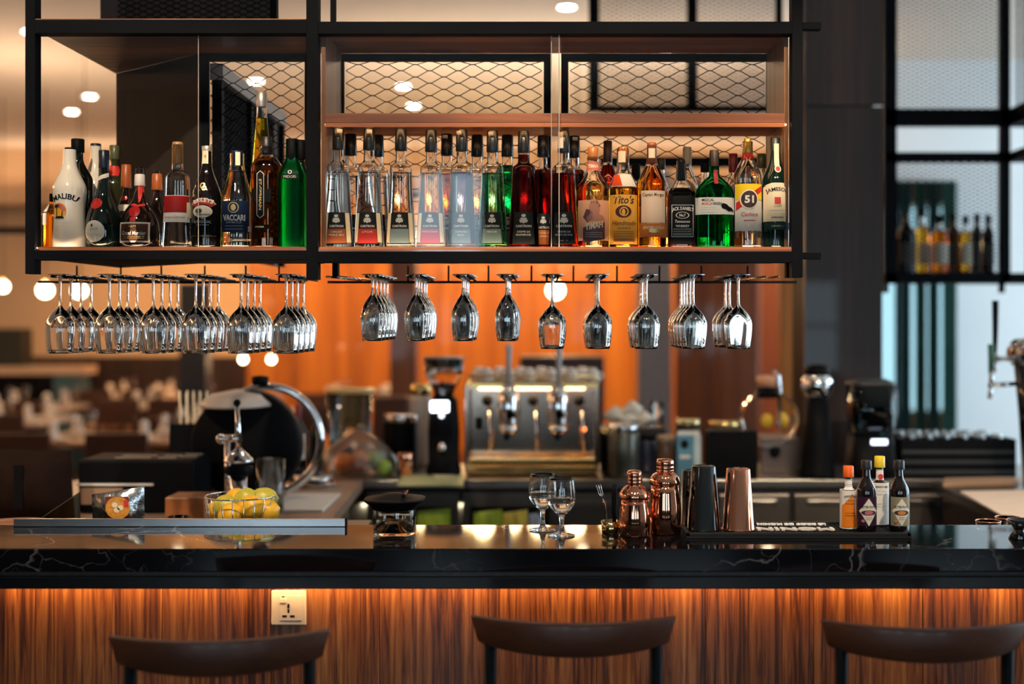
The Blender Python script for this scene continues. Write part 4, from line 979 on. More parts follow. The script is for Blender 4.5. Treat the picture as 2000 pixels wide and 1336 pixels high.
P_mez = [(.95, 0), (1, .01), (1, .54), (.93, .62), (.55, .70), (.28, .74), (.25, .78), (.25, .98)]
b = Bottle('mezcal_bottle', 'broad green bottle with wide white label', 1395, 294, 76, P_mez, g_green, liquid=liq('green_tint', (.6, .95, .8)), level=.52, grp=GR, dep=.62, p=2.6)
b.cap(293, 325, 18, 18, pbr('dark_cork', (.04, .022, .015), .5), 'stopper'); b.rect(1393, 1401, 332, 360, lab('maroon_tag', (.30, .02, .03)), 'neck_tag')
o = b.rect(1357.5, 1432.5, 387, 420, m_paper); b.text('MEZCAL', 1380, 392, 24, 5.5, m_ink, o, bold=.02); b.text('MARCA', 1378, 399, 20, 5.5, pbr('orange_red_print', (.68, .09, .02), .5), o, bold=.02); b.text('NEGRA', 1398, 399, 18, 5.5, m_ink, o, bold=.02); b.lines(1380, (406, 410, 415), 26, m_silverink, o)
b.lay(poly2d([(-13, 6), (-10, 10), (-2, 8), (3, 3), (8, 1), (14, -7), (6, -5), (2, -6), (-4, -2), (-11, 0)]), 1418, 408, m_ink, 'figure_print', o)

P_51 = [(.95, 0), (1, .012), (1, .64), (.93, .70), (.55, .80), (.40, .845), (.38, .87), (.36, .98)]
b = Bottle('cachaca_bottle', 'clear bottle with yellow, red and white label reading 51', 1460, 272, 55, P_51, m_clear, liquid=L_clear, level=.74, grp=GR)
b.cap(270, 299, 13, 17, pbr('gold_cap', (.62, .38, .07), .3, .7)); b.cap(299, 312, 20, 25, lab('scarlet', (.62, .03, .02)), 'neck_band')
o = b.rect(1434, 1486, 361, 452, m_paper); b.rect(1434.5, 1485.5, 361, 392, lab('yellow', (.88, .60, .02)), 'label_field', o, lay=2)
m_sc = lab('scarlet', (.62, .03, .02)); b.lay(poly2d([(-25, -23), (25, 14), (25, 25), (-25, -8)]), 1460, 389, m_sc, 'label_stripe', o, lay=3)
b.lay(ell2d(18, 19), 1459, 391, m_ivory, 'medallion', o, lay=4); b.lay(ell2d(15.5, 16.5), 1459, 391, m_brownink, 'medallion', o, lay=5); b.text('51', 1459, 391, 18, 15, m_whiteink, o, bold=.04, lay=7)
b.text('Cachaca', 1460, 420, 32, 8, m_sc, o, shear=.2, lay=4); b.lines(1460, (432,), 22, m_sc, o, h=2); b.lines(1460, (442,), 12, m_goldink, o, h=3)

P_jam = [(.95, 0), (1, .012), (1, .57), (.94, .64), (.58, .73), (.40, .79), (.36, .86), (.35, .98)]
b = Bottle('whiskey_bottle', 'dark green bottle with cream label and paper strip over its neck', 1514, 269, 54, P_jam, dark('bottle_green', (.003, .016, .011)), grp=GR)
b.cap(269, 318, 19, 20, pbr('dark_green_capsule', (.012, .02, .015), .35)); b.rect(1510, 1520, 281, 325, m_cream, 'tax_stamp'); o = b.lay(ell2d(6.5, 7.5), 1516, 331, m_ivory, 'neck_seal'); b.lay(ell2d(4.5, 5), 1516, 331, m_redink, 'neck_seal_print', o)
o = b.rect(1488.5, 1539.5, 367, 434, m_cream); b.lay(poly2d([(-25, -2), (25, -2), (20, 4), (10, 7), (-10, 7), (-20, 4)]), 1514, 366, m_cream, 'label_arch', o, lay=0)
b.text('JAMESON', 1514, 375, 44, 10, m_ink, o, bold=.02, arc=5); b.rect(1508, 1520, 387, 400, m_redink, 'crest', o); b.lay(ell2d(8, 2.2), 1514, 403, m_goldink, 'crest_ribbon', o); b.lines(1514, (412,), 32, m_silverink, o, h=1.6); b.lines(1514, (418, 422), 38, m_silverink, o); b.lines(1514, (426,), 24, m_brownink, o, h=1.6)
o = b.rect(1489, 1539, 436, 450, lab('forest', (.012, .05, .045)), 'lower_label'); b.text('John Jameson', 1514, 443, 26, 4, m_goldink, o, shear=.3)

# ---- right bay, rear spirits
P_w = P_rumb
for cx, top, w, body, lqd, lev, capm, ch, lab_ in [
    (1187, 275, 44, m_clear, L_rust, .78, pbr('dark_brown_capsule', (.05, .02, .015), .35), 42, 'dark red spirit bottle behind the peach and orange labels'),
    (1242, 320, 34, dark('black_green', (.006, .008, .006)), None, 0, m_black, 30, 'short black bottle behind the bright orange label'),
    (1291, 309, 40, m_clear, L_straw, .6, pbr('dark_cap', (.02, .02, .025), .4), 22, 'clear bottle of straw spirit behind the square black label'),
    (1342, 287, 44, m_clear, L_clear, .6, pbr('grey_paper_capsule', (.42, .38, .30), .5), 34, 'clear bottle with pale paper capsule behind the square black label'),
    (1377, 318, 38, m_clear, L_clear, .6, m_black, 18, 'short clear bottle behind the broad green bottle'),
    (1432, 300, 42, m_clear, L_clear, .6, pbr('wine_red_capsule', (.20, .01, .02), .35), 36, 'clear bottle with wine red capsule left of the 51 label'),
    (1487, 300, 40, m_clear, L_gold, .6, pbr('olive_capsule', (.10, .11, .05)), 28, 'straw gold bottle between the 51 label and the dark green bottle')]:
    b = Bottle('spirit_bottle', lab_, cx, top, w, P_w, body, Y=Yb + .01, base=492, liquid=lqd, level=lev, grp=GR); b.cap(top, top + ch, 17, 18, capm); b.rect(cx - w * .42, cx + w * .42, 405, 465, m_ivory)
    if cx in (1187, 1342): b.rect(cx - 5, cx + 5, top + 3, top + 26, m_cream, 'tax_stamp')

# ================================================================ things on the marble counter
def onbar(px, py): 
    """point on the marble top seen at pixel (px,py)"""
    Y = F * (EYE - ZB) / (py - VY); return Vector((X(px, Y), Y, ZB))
def lathe_px(prof_px, cx, base, Y):
    """profile given in pixels (half width, y) -> metres above the base"""
    return [(max(1e-4, w * Y / F), (base - y) * Y / F) for w, y in prof_px]

# aluminium rail along the back of the counter with a dark glass wing
Yr = 3.600
ra = thing('edge_rail', 'long brushed aluminium rail along the back edge of the marble', 'rail', (X(350, Yr), Yr, ZB))
x0, x1 = X(28, Yr), X(675, Yr)
MB().box(x0, x1, Yr - 0.006, Yr + 0.006, ZB + 0.0003, ZB + M(15.5, Yr), 0.001).build('rail', m_alu, ra)
MB().box(x1 - 0.001, x1 + 0.004, Yr - 0.008, Yr + 0.008, ZB + 0.0003, ZB + M(16.5, Yr), 0.001).build('end_cap', m_black, ra)
MB().box(x0, x1, Yr - 0.0075, Yr - 0.006, ZB + 0.0003, ZB + 0.002).build('bottom_lip', m_chrome, ra)

# ledge behind the counter that carries the basket, the pouch and the plate
ZL = 0.975
led = thing('service_ledge', 'low dark work ledge just behind the marble counter', 'ledge', (-1.0, 3.85, 0))
MB().box(X(-60, 3.7), X(690, 3.7), 3.635, 4.10, ZL - 0.03, ZL, 0.003).build('top', pbr('dark_brown_laminate', (.05, .028, .018), .4), led)
MB().box(X(-60, 3.7), X(690, 3.7), 3.66, 4.08, 0, ZL - 0.03).build('body', m_black, led)
# dark tray wing running back from the rail
wg = thing('tray', 'dark glossy tray with a raised side behind the aluminium rail', 'tray', (X(120, 3.8), 3.8, ZL))
MB().box(X(75, 3.66), X(300, 3.66), 3.66, 3.98, ZL + 0.0004, ZL + 0.006).build('base', m_blackgloss, wg)
MB().prism([(3.66, ZL + 0.006), (3.98, ZL + 0.006), (3.98, ZL + 0.105), (3.66, ZL + 0.07)], X(75, 3.66), X(75, 3.66) + 0.004, 'x').build('side', glass('smoked_glass', (.25, .33, .36), 1.45), wg)
# snack pouch
Yq = 3.80
m_foil = pbr('silver_foil', (.62, .66, .68), .18, 1.0, var=.25, vscale=18, bump=.5)
pk = thing('snack_pouch', 'silver foil snack pouch with a round food picture', 'pouch', (X(230, Yq), Yq, ZL))
def pillow(corners, thick, nx=14, ny=12):
    a, b_, c, d = [Vector(q) for q in corners]; vs = []; fs = []
    for sd in (-1, 1):
        for j in range(ny + 1):
            for i in range(nx + 1):
                u, v = i / nx, j / ny
                q = a.lerp(b_, u).lerp(d.lerp(c, u), v)
                k = (1 - abs(2 * u - 1) ** 3) * (1 - abs(2 * v - 1) ** 3)
                vs.append(q + Vector((0, sd * (thick * k + .0005 + .002 * math.sin(17 * u + 5 * v) * k), 0)))
    n = (nx + 1) * (ny + 1)
    for s in (0, 1):
        for j in range(ny):
            for i in range(nx):
                f = (s * n + j * (nx + 1) + i, s * n + j * (nx + 1) + i + 1, s * n + (j + 1) * (nx + 1) + i + 1, s * n + (j + 1) * (nx + 1) + i)
                fs.append(f if s == 0 else f[::-1])
    return vs, fs
cs = [(X(182, Yq), Yq, ZL + .003), (X(282, Yq), Yq, ZL + .003), (X(282, Yq), Yq, Z(950, Yq)), (X(179, Yq), Yq, Z(966, Yq))]
MB().add(*pillow(cs, .022), True).build('foil_bag', m_foil, pk)
def flat(nm, shape, px, py, Y, mat, parent, tilt=0):
    vs, fs = shape; c = P(px, py, Y); k = Y / F
    return MB().add([(c.x + x * k, Y, c.z + y * k) for x, y in vs], fs).build(nm, mat, parent)
flat('picture_panel', grid2d(46, 30), 228, 985, Yq - .024, pbr('dark_red_panel', (.16, .03, .015), .4), pk)
flat('picture', ell2d(24, 22), 230, 992, Yq - .0245, pbr('snack_orange', (.80, .28, .04), .4, var=.2, vscale=90), pk)
for dx, dy in ((-6, 2), (5, -4), (-2, -8)): flat('picture_detail', ell2d(6, 5), 230 + dx, 988 - dy, Yq - .025, m_cream, pk)
flat('picture_detail', grid2d(9, 14), 246, 984, Yq - .025, m_redink, pk)
# wire basket of lemons
Yl = 3.80; cxl, rl = X(470, Yl), M(68, Yl); zr = Z(968, Yl)
bk = thing('wire_basket', 'round chrome wire basket of yellow lemons by the rail', 'basket', (cxl, Yl, ZL))
MB().ring((cxl, Yl, zr), rl, .0022, n=40, m=6).build('rim', m_chrome, bk)
MB().ring((cxl, Yl, ZL + .004), rl * .72, .002, n=36, m=6).build('base_ring', m_chrome, bk)
for k in range(20):
    a = 2 * PI * k / 20
    MB().tube([(cxl + rl * math.cos(a), Yl + rl * math.sin(a), zr), (cxl + rl * .93 * math.cos(a), Yl + rl * .93 * math.sin(a), (zr + ZL) / 2), (cxl + rl * .72 * math.cos(a), Yl + rl * .72 * math.sin(a), ZL + .004)], .0014, 6).build('wire', m_chrome, bk)
m_lemon = pbr('lemon_peel', (.62, .33, .015), .4, var=.08, vscale=60, bump=.25); m_lemon2 = pbr('greenish_lemon_peel', (.38, .32, .025), .4, var=.08, vscale=60, bump=.25)
lem = [(440, 990, 0, .036), (462, 976, .03, .035), (490, 992, -.035, .036), (515, 975, .02, .035), (425, 997, .045, .03), (520, 1000, -.01, .034), (478, 975, -.005, .031), (450, 1006, -.05, .033)]
for k, (px, py, dy, r) in enumerate(lem):
    Y = Yl + dy; c = P(px, py, Y); c.z = max(c.z, ZL + r + .006)
    mb = MB(); pr = [(max(1e-4, r * math.sin(PI * i / 12) ** .9), -r * 1.18 * math.cos(PI * i / 12)) for i in range(13)]; pr = [(.0004, -r * 1.3), (r * .12, -r * 1.24)] + pr[1:-1] + [(r * .12, r * 1.24), (.0004, r * 1.3)]
    rot = Matrix.Rotation(random.uniform(0, 3), 4, 'Z') @ Matrix.Rotation(random.uniform(.9, 1.6), 4, 'X')
    mb.lathe(pr, 18); mb.v = [c + rot @ v for v in mb.v]
    single('lemon', mb, m_lemon if k % 3 else m_lemon2, c, '%s lemon in the wire basket, %s from its left side' % ('yellow' if k % 3 else 'greenish yellow', ordn[[1, 3, 5, 6, 0, 7, 4, 2][k]]), 'lemon', 'lemons in the wire basket')
# low tumbler, wooden plate
Yt = 3.78
single('glass_tumbler', MB().lathe([(1e-4, 0), (.030, 0), (.033, .06 ), (.031, .06), (.028, .006), (1e-4, .006)], 24, cx=X(348, Yt), cyy=Yt, cz=ZL + .0004), m_clear, (X(348, Yt), Yt, ZL), 'short clear tumbler between the foil pouch and the lemon basket', 'tumbler')
single('wooden_plate', MB().lathe([(1e-4, 0), (.06, 0), (.10, .012), (.115, .022), (.112, .024), (.095, .016), (.05, .008), (1e-4, .008)], 36, cx=X(30, 3.9), cyy=3.88, cz=ZL + .0004), wood('plate_wood', [(.3, (.16, .05, .015)), (.7, (.34, .13, .04))], 'x', 30), (X(30, 3.9), 3.88, ZL), 'round red-brown wooden plate at the left edge of the bar', 'plate')
# jar with black flared lid
c = onbar(771, 1043); Yj = c.y
jr = thing('lidded_jar', 'clear glass jar with a flared black lid on the marble', 'jar', c)
q = lathe_px([(1, 1041), (38, 1041), (40, 1038), (41, 992), (39, 988), (37, 988), (38, 992), (37, 1034), (1, 1036)], 771, 1042, Yj)
MB().lathe(q, 44, p=4, cx=c.x, cyy=c.y, cz=c.z).build('jar', m_clear, jr)
MB().lathe(lathe_px([(1, 1034), (37.5, 1034), (37.5, 1018), (1, 1018)], 771, 1042, Yj), 44, p=4, cx=c.x, cyy=c.y, cz=c.z).build('contents', liq('dark_tea', (.55, .50, .42)), jr)
MB().lathe(lathe_px([(1, 992), (42, 992), (45, 985), (58, 975), (59, 972), (50, 972), (36, 968), (14, 962), (1, 961)], 771, 1042, Yj), 44, p=3, cx=c.x, cyy=c.y, cz=c.z).build('lid', m_black, jr)
MB().box(c.x + M(16, Yj), c.x + M(24, Yj), c.y - M(30, Yj), c.y + M(30, Yj), Z(968, Yj), Z(961, Yj), .002).build('strap', m_blackgloss, jr)
# two small stemmed glasses
def stem_up(rf, hs, hb, rm, rr, rs): return [(r, -z) for r, z in stem_profile(rf, hs, hb, rm, rr, rs, .0014, .45)]
for px, py, hp, lb in ((1060, 1036, 110, 'small stemmed glass half full of water, left of its empty twin'), (1097, 1047, 114, 'small empty stemmed glass in front of the water-filled one')):
    c = onbar(px, py); k = M(1, c.y)
    pr = stem_up(27 * k, 40 * k, (hp - 40) * k, 28 * k, 23.5 * k, .0055)
    if 'water' in lb:
        t = thing('stemmed_glass', lb, 'glass', c, 'small stemmed glasses on the bar')
        MB().lathe(pr, 36, cx=c.x, cyy=c.y, cz=c.z + .0003).build('glass', m_crystal, t)
        w = [(1e-4, 48 * k), (14 * k, 50 * k), (21 * k, 56 * k), (25.8 * k, 65 * k), (26.9 * k, 74 * k), (1e-4, 74.2 * k)]
        MB().lathe(w, 36, cx=c.x, cyy=c.y, cz=c.z).build('water', L_clear, t)
    else: single('stemmed_glass', MB().lathe(pr, 36, cx=c.x, cyy=c.y, cz=c.z + .0003), m_crystal, c, lb, 'glass', 'small stemmed glasses on the bar')
# brass cup with fork-ended spoon and knife
c = onbar(1193, 1041); k = M(1, c.y)
single('tool_cup', MB().lathe([(1e-4, 0), (17 * k, 0), (18 * k, 1 * k), (19 * k, 24 * k), (17.6 * k, 24 * k), (16.5 * k, 3 * k), (1e-4, 2.5 * k)], 28, cx=c.x, cyy=c.y, cz=c.z + .0003), pbr('tarnished_brass', (.55, .42, .20), .12, 1.0), c, 'small brass cup holding bar tools beside the copper shakers', 'cup')
def qpt(px, py, dy=0): return P(px, py, c.y + dy)
fk = thing('bar_fork', 'slim metal bar fork with three tines standing in the brass cup', 'bar fork', qpt(1188, 1030))
MB().tube([qpt(1188, 1030), qpt(1182, 985), qpt(1178, 975)], .0016, 8).build('shaft', m_chrome, fk)
MB().sphere(qpt(1180, 981), .006, 12, 8, sz=.5).build('collar', m_copper, fk)
for dx in (-4.5, 0, 4.5): MB().tube([qpt(1178, 976), qpt(1174 + dx * .8, 967), qpt(1169 + dx, 947)], .0012, 6).build('tine', m_chrome, fk)
MB().tube([qpt(1170, 966), qpt(1174, 969), qpt(1178, 966)], .0014, 6).build('fork_bridge', m_chrome, fk)
kn = thing('paring_knife', 'black handled knife standing upright beside the bar fork', 'knife', qpt(1199, 1030, .012))
MB().tube([qpt(1200, 1022, .012), qpt(1199, 1000, .012), qpt(1200, 960, .012), qpt(1201, 946, .012)], .006, 10, radii=[.0055, .0065, .0075, .005]).build('handle', m_black, kn)
MB().prism([(qpt(1197, 1036, .012).x, qpt(1197, 1036).z), (qpt(1203, 1036).x, qpt(1203, 1036).z), (qpt(1203, 1022).x, qpt(1203, 1022).z), (qpt(1197, 1022).x, qpt(1197, 1022).z)], c.y + .0115, c.y + .0125, 'y').build('blade', m_chrome, kn)
# copper cobbler shakers
def shaker(px, base, body, shoulder, capp, lb):
    c = onbar(px, base); Y = c.y
    t = thing('cocktail_shaker', lb, 'cocktail shaker', c, 'copper shakers on the bar')
    MB().lathe(lathe_px(body, px, base, Y), 40, cx=c.x, cyy=c.y, cz=c.z + .0003).build('body', m_copper, t)
    MB().lathe(lathe_px(shoulder, px, base, Y), 40, cx=c.x, cyy=c.y, cz=c.z + .0003).build('strainer_top', m_copper, t)
    MB().lathe(lathe_px(capp, px, base, Y), 32, cx=c.x, cyy=c.y, cz=c.z + .0003).build('cap', m_copper, t)
    return t
shaker(1239, 1046, [(1, 1046), (28, 1046), (30, 1044), (31, 1015), (30, 1000), (27, 985), (26, 975)], [(27, 976), (30, 973), (31, 968), (29, 962), (26, 958), (20, 951), (15, 948), (14, 946)], [(15, 946), (15, 940), (14.4, 939), (15, 938), (15, 933), (14.4, 932), (15, 931), (15, 923), (12, 919), (1, 917.5)], 'short polished copper cobbler shaker')
shaker(1299, 1041, [(1, 1041), (29, 1041), (31, 1038), (32, 1000), (31, 985), (28, 962), (27, 945)], [(29, 946), (31, 943), (30, 938), (27, 930), (22, 925), (17, 923)], [(17, 923), (17, 918), (16.3, 917), (17, 916), (17, 911), (16.3, 910), (17, 909), (17, 900), (14, 896.5), (1, 895.5)], 'tall polished copper cobbler shaker behind the short one')
# bar mat with raised lettering that faces the bartender
Ym0, Ym1 = F * (EYE - ZB) / (1053 - VY) + .0, 3.60
xm0, xm1 = X(1338, 3.42), X(1776, 3.42)
Ym0 = 3.40
mt = thing('bar_mat', 'black rubber bar mat with white raised lettering', 'bar mat', ((xm0 + xm1) / 2, (Ym0 + Ym1) / 2, ZB))
MB().box(xm0, xm1, Ym0, Ym1, ZB + .0003, ZB + .006, .001).build('base', m_rubber, mt)
for a in ((xm0, xm1, Ym0, Ym0 + .012), (xm0, xm1, Ym1 - .012, Ym1), (xm0, xm0 + .012, Ym0, Ym1), (xm1 - .012, xm1, Ym0, Ym1)):
    MB().box(a[0], a[1], a[2], a[3], ZB + .006, ZB + .0155, .002).build('border', m_rubber, mt)
mb = MB(); nn_ = 0
for i in range(int((xm1 - xm0 - .03) / .011)):
    for j in range(int((Ym1 - Ym0 - .03) / .011)):
        x, y = xm0 + .018 + i * .011, Ym0 + .018 + j * .011
        mb.lathe([(.003, .006), (.0026, .0095)], 6, cx=x, cyy=y, cz=ZB, cap0=False, smooth=False)
mb.build('nubs', m_rubber, mt, kind='stuff')
def matword(s, px0, px1, yd, hh):
    vs, fs = fit_text(s, abs(X(px1, yd) - X(px0, yd)), hh, .03); cx = (X(px0, yd) + X(px1, yd)) / 2
    n = len(vs); top = [(cx - x, yd - y, ZB + .0145) for x, y in vs]; bot = [(cx - x, yd - y, ZB + .0098) for x, y in vs]
    from collections import Counter
    cnt = Counter(); 
    for f in fs:
        for a, b_ in zip(f, f[1:] + f[:1]): cnt[(a, b_)] += 1
    sides = [(a, b_, b_ + n, a + n) for (a, b_) in cnt if (b_, a) not in cnt]
    MB().add(top + bot, list(fs) + sides).build('lettering', m_whiteink, mt)
matword('LE SIROP DE MONIN', 1478, 1612, 3.565, .017); matword('MONIN', 1478, 1628, 3.485, .034)
# shaking tins upside down on the mat
ZM = ZB + .0105
def tin(px, py_top, w_top, w_bot, base, Y, mat, lb):
    k = Y / F; c = Vector((X(px, Y), Y, ZM)); h = Z(py_top, Y) - ZM
    t = thing('shaking_tin', lb, 'shaking tin', c, 'shaking tins on the bar mat')
    MB().lathe([(w_bot / 2 * k * 1.02, 0), (w_bot / 2 * k * 1.03, .002), (w_bot / 2 * k, .004), (w_top / 2 * k, h - .003), (w_top / 2 * k - .002, h - .001), (w_top / 2 * k * .8, h - .0005), (w_top / 2 * k * .75, h - .002), (1e-4, h - .002)], 44, cx=c.x, cyy=c.y, cz=c.z, cap0=False).build('cup', mat, t)
    MB().ring((c.x, c.y, c.z + .0015), w_bot / 2 * k * 1.02, .0013, n=40, m=6).build('rolled_rim', mat, t)
tin(1374, 909, 47, 65, 1037, 3.49, m_gunmetal, 'gunmetal black shaking tin standing upside down on the mat')
tin(1352, 917, 40, 56, 1030, 3.57, m_gunmetal, 'second black shaking tin half hidden behind the first')
tin(1442, 914, 46, 62, 1037, 3.49, m_copper, 'copper shaking tin standing upside down on the mat')
# bitters bottles
P_bit = [(.93, 0), (1, .015), (1, .55), (.90, .62), (.50, .72), (.38, .78), (.34, .98)]
GBT = 'bitters bottles on the bar mat'
def bitters(cx, top, w, body, capm, cap_h, lb, Y=3.50, capw=20):
    base = VY + (EYE - ZM) * F / Y
    b = Bottle('bitters_bottle', lb, cx, top, w, P_bit, body, Y=Y, base=base, grp=GBT, z0=ZM); b.cap(top, top + cap_h, capw, capw + 1, capm); return b
P_ang = [(.95, 0), (1, .01), (1, .55), (.96, .58), (.55, .64), (.40, .66), (.38, .97)]
def ang(cx, top, w, capm, Y, lb, orange):
    base = VY + (EYE - ZM) * F / Y
    b = Bottle('bitters_bottle', lb, cx, top, w, P_ang, dark('brown_bitters', (.02, .008, .004)), Y=Y, base=base, grp=GBT, z0=ZM)
    b.cap(top, top + 22, 20, 21, capm); b.rect(cx - 11, cx + 11, top + 25, top + 46, m_paper, 'neck_label'); b.lines(cx, (top + 36, top + 39), 14, m_brownink)
    pr = [(b.r(z) + .0008, z) for z in [b.H * q for q in (.0, .1, .3, .5, .60, .62)]]
    o = MB().lathe([(w / 2 * b.m + .001, .002), (w / 2 * b.m + .001, b.H * .62)], 32, cap0=False, cap1=False).build('paper_wrap', m_paper, b.t, local=True)
    b.layer = 4
    if orange: b.lay(poly2d([(-w * .46, -38), (w * .46, -38), (w * .46, 36), (w * .1, 26), (-w * .46, 4)]), cx, top + 80, lab('orange_wrap', (.82, .22, .015)), 'label_field')
    b.text('ANGOSTURA', cx, top + 58, w * .75, 4.5, m_ink, bold=.02, arc=2); b.lines(cx, (top + 66, top + 72, top + 90, top + 95), w * .6, m_silverink if not orange else m_brownink)
    return b
ang(1657, 910, 32, pbr('orange_screw_cap', (.80, .12, .01), .35), 3.50, 'bitters bottle with orange cap and white and orange paper wrap', True)
b = ang(1718, 891, 34, pbr('yellow_screw_cap', (.80, .58, .03), .35), 3.57, 'bitters bottle with yellow cap and white paper wrap behind two dark bottles', False); b.rect(1712, 1724, 895, 908, m_ink, 'cap_print'); b.lay(ell2d(5, 5), 1718, 930, m_redink, 'neck_emblem')
def truth(cx, top, labm, lb, accent):
    b = bitters(cx, top, 39, dark('bitters_brown_black', (.008, .004, .004)), pbr('black_shrink_cap', (.02, .018, .02), .35), 18, lb, 3.46)
    o = b.rect(cx - 18.5, cx + 18.5, 969, 1025, labm)
    b.lay(poly2d([(0, 27), (17, 2), (0, -27), (-17, 2)]), cx, 998, m_ivory, 'label_diamond', o); b.text('BITTER TRUTH', cx, 988, 26, 4.5, m_ink, o, bold=.02); b.lay(ell2d(14, 5), cx, 999, m_brownink, 'label_scroll', o); b.lay(ell2d(8, 4), cx, 999, accent, 'label_scroll', o); b.lines(cx, (1008, 1012), 12, m_brownink, o); b.lay(ell2d(3, 3), cx - 11, 1015, accent, 'emblem', o)
truth(1692, 899, lab('aubergine', (.035, .008, .03)), 'small dark bitters bottle with purple label and ivory diamond', pbr('pink_print', (.55, .15, .18), .5))
truth(1756, 899, lab('khaki', (.30, .26, .17)), 'small dark bitters bottle with khaki label and ivory diamond', pbr('amber_print', (.72, .25, .05), .5))
# jigger on the bar, and copper-rimmed cups behind it
c = onbar(1990, 1052); k = M(1, c.y)
single('jigger', MB().lathe([(1e-4, 0), (19 * k, 0), (20 * k, 2 * k), (10 * k, 16 * k), (10 * k, 19 * k), (22 * k, 38 * k), (20.5 * k, 38 * k), (8 * k, 20 * k), (1e-4, 19.5 * k)], 32, cx=c.x, cyy=c.y, cz=c.z + .0003), m_blackgloss, c, 'glossy black jigger at the right end of the marble', 'jigger')
ZC2 = .93
lg = thing('service_ledge', 'dark work ledge behind the right end of the counter', 'ledge', (X(1980, 3.9), 3.85, 0))
MB().box(X(1820, 3.7), 2.2, 3.635, 4.1, ZC2 - .03, ZC2, .003).build('top', m_stainless, lg); MB().box(X(1820, 3.7), 2.2, 3.66, 4.08, 0, ZC2 - .03).build('body', m_black, lg)
for i, (px, py, w) in enumerate([(1930, 1018, 'nearest the beer tap, frontmost'), (1968, 1011, 'in the middle of three'), (1990, 1017, 'rightmost of three')]):
    Y = 3.72 + .10 * (i == 1); k = M(1, Y); zr = Z(py, Y); cc = (X(px, Y), Y, ZC2 + .0004)
    t = thing('copper_cup', 'dark cup with copper rim behind the bar, %s' % w, 'cup', cc, 'copper-rimmed cups')
    hh = zr - ZC2
    MB().lathe([(1e-4, 0), (18 * k, 0), (24 * k, hh), (23 * k, hh), (17 * k, .004), (1e-4, .004)], 30, cx=cc[0], cyy=cc[1], cz=cc[2]).build('cup', m_gunmetal, t)
    MB().ring((cc[0], cc[1], cc[2] + hh), 23.5 * k, .0022, n=30, m=6).build('rim', m_copper, t)

# ================================================================ left worktop and what stands on it
ZW = .90
lw = thing('side_worktop', 'tan worktop running back on the left of the bar', 'worktop', (-2.0, 5.2, 0))
xe = -.77
MB().add([(-3.6, 4.12, ZW), (xe + .02, 4.12, ZW), (xe - .04, 5.68, ZW), (-3.6, 5.68, ZW), (-3.6, 4.12, ZW - .04), (xe + .02, 4.12, ZW - .04), (xe - .04, 5.68, ZW - .04), (-3.6, 5.68, ZW - .04)], [(0, 1, 2, 3), (7, 6, 5, 4), (0, 4, 5, 1), (1, 5, 6, 2), (2, 6, 7, 3), (3, 7, 4, 0)]).build('top', pbr('tan_solid_surface', (.34, .22, .15), .35), lw)
MB().box(-3.6, xe - .10, 4.15, 5.66, 0, ZW - .04).build('body', m_darkwood, lw)
def box_thing(nm, lb, cat, px0, px1, py0, Y, d, z0, mat, bev=.004, rz=0, group=None):
    x0, x1 = X(px0, Y), X(px1, Y)
    return single(nm, MB().box(x0, x1, Y, Y + d, z0 + .0005, Z(py0, Y), bev), mat, ((x0 + x1) / 2, Y + d / 2, z0), lb, cat, group)
# brown bag at the left edge
Yg = 4.55
bgm = pbr('brown_canvas', (.014, .006, .004), .85, var=.15, vscale=25, bump=.4, spec=.08)
bgt = thing('brown_bag', 'dark brown canvas bag at the left edge', 'bag', (X(60, Yg), Yg, ZW))
cs = [(X(-40, Yg), Yg, ZW + .002), (X(145, Yg), Yg, ZW + .002), (X(138, Yg), Yg, Z(880, Yg)), (X(-40, Yg), Yg, Z(876, Yg))]
MB().add(*pillow(cs, .12), True).build('bag_body', bgm, bgt); MB().box(X(55, Yg), X(72, Yg), Yg - .125, Yg - .118, ZW + .06, Z(900, Yg)).build('strap', m_black, bgt)
# black machine with pale tray edge (receipt printer / till)
Yp = 4.72
tl = thing('till_box', 'wide black till with light vents and a pale tray edge', 'till', (X(265, Yp), Yp, ZW))
MB().box(X(152, Yp), X(378, Yp), Yp, Yp + .26, ZW + .0005, Z(898, Yp), .01).build('body', m_black, tl)
MB().box(X(152, Yp), X(300, Yp), Yp - .012, Yp, Z(948, Yp), Z(944, Yp)).build('tray_edge', m_paper, tl)
MB().box(X(155, Yp), X(240, Yp), Yp - .004, Yp, Z(985, Yp), Z(953, Yp)).build('tray_front', pbr('tan_panel', (.40, .24, .16), .4), tl)
for px in (215, 300, 250, 335): 
    for j in range(2): MB().box(X(px, Yp), X(px + 34, Yp), Yp + .05 + .08 * j + (.05 if px > 300 else 0), Yp + .07 + .08 * j + (.05 if px > 300 else 0), Z(898, Yp), Z(898, Yp) + .002).build('vent', pbr('grey_slot', (.32, .27, .22), .4), tl)
box_thing('wooden_box', 'small orange-brown wooden box behind the lemon basket', 'box', 322, 400, 972, 4.35, .15, ZW, wood('cedar', [(.3, (.20, .06, .02)), (.7, (.42, .16, .05))], 'x', 30))
# straws in a black holder
Ys = 5.22
ZS_ = 0
sr = thing('straw_holder', 'black holder full of paper straws left of the black drum', 'straw holder', (X(375, Ys), Ys, ZW))
MB().box(X(330, Ys), X(412, Ys), Ys, Ys + .13, ZW + .0005, Z(828, Ys), .003).build('holder', m_black, sr)
for k in range(14):
    px = 348 + 4.4 * k
    MB().tube([(X(352 + 4 * k, Ys), Ys + .06 + .03 * ((k * 7) % 3 - 1), ZW + .03), (X(px, Ys), Ys + .06 + .04 * ((k * 5) % 3 - 1), Z(764 + (k * 11) % 9, Ys))], .0035, 8).build('straw', m_cream, sr)
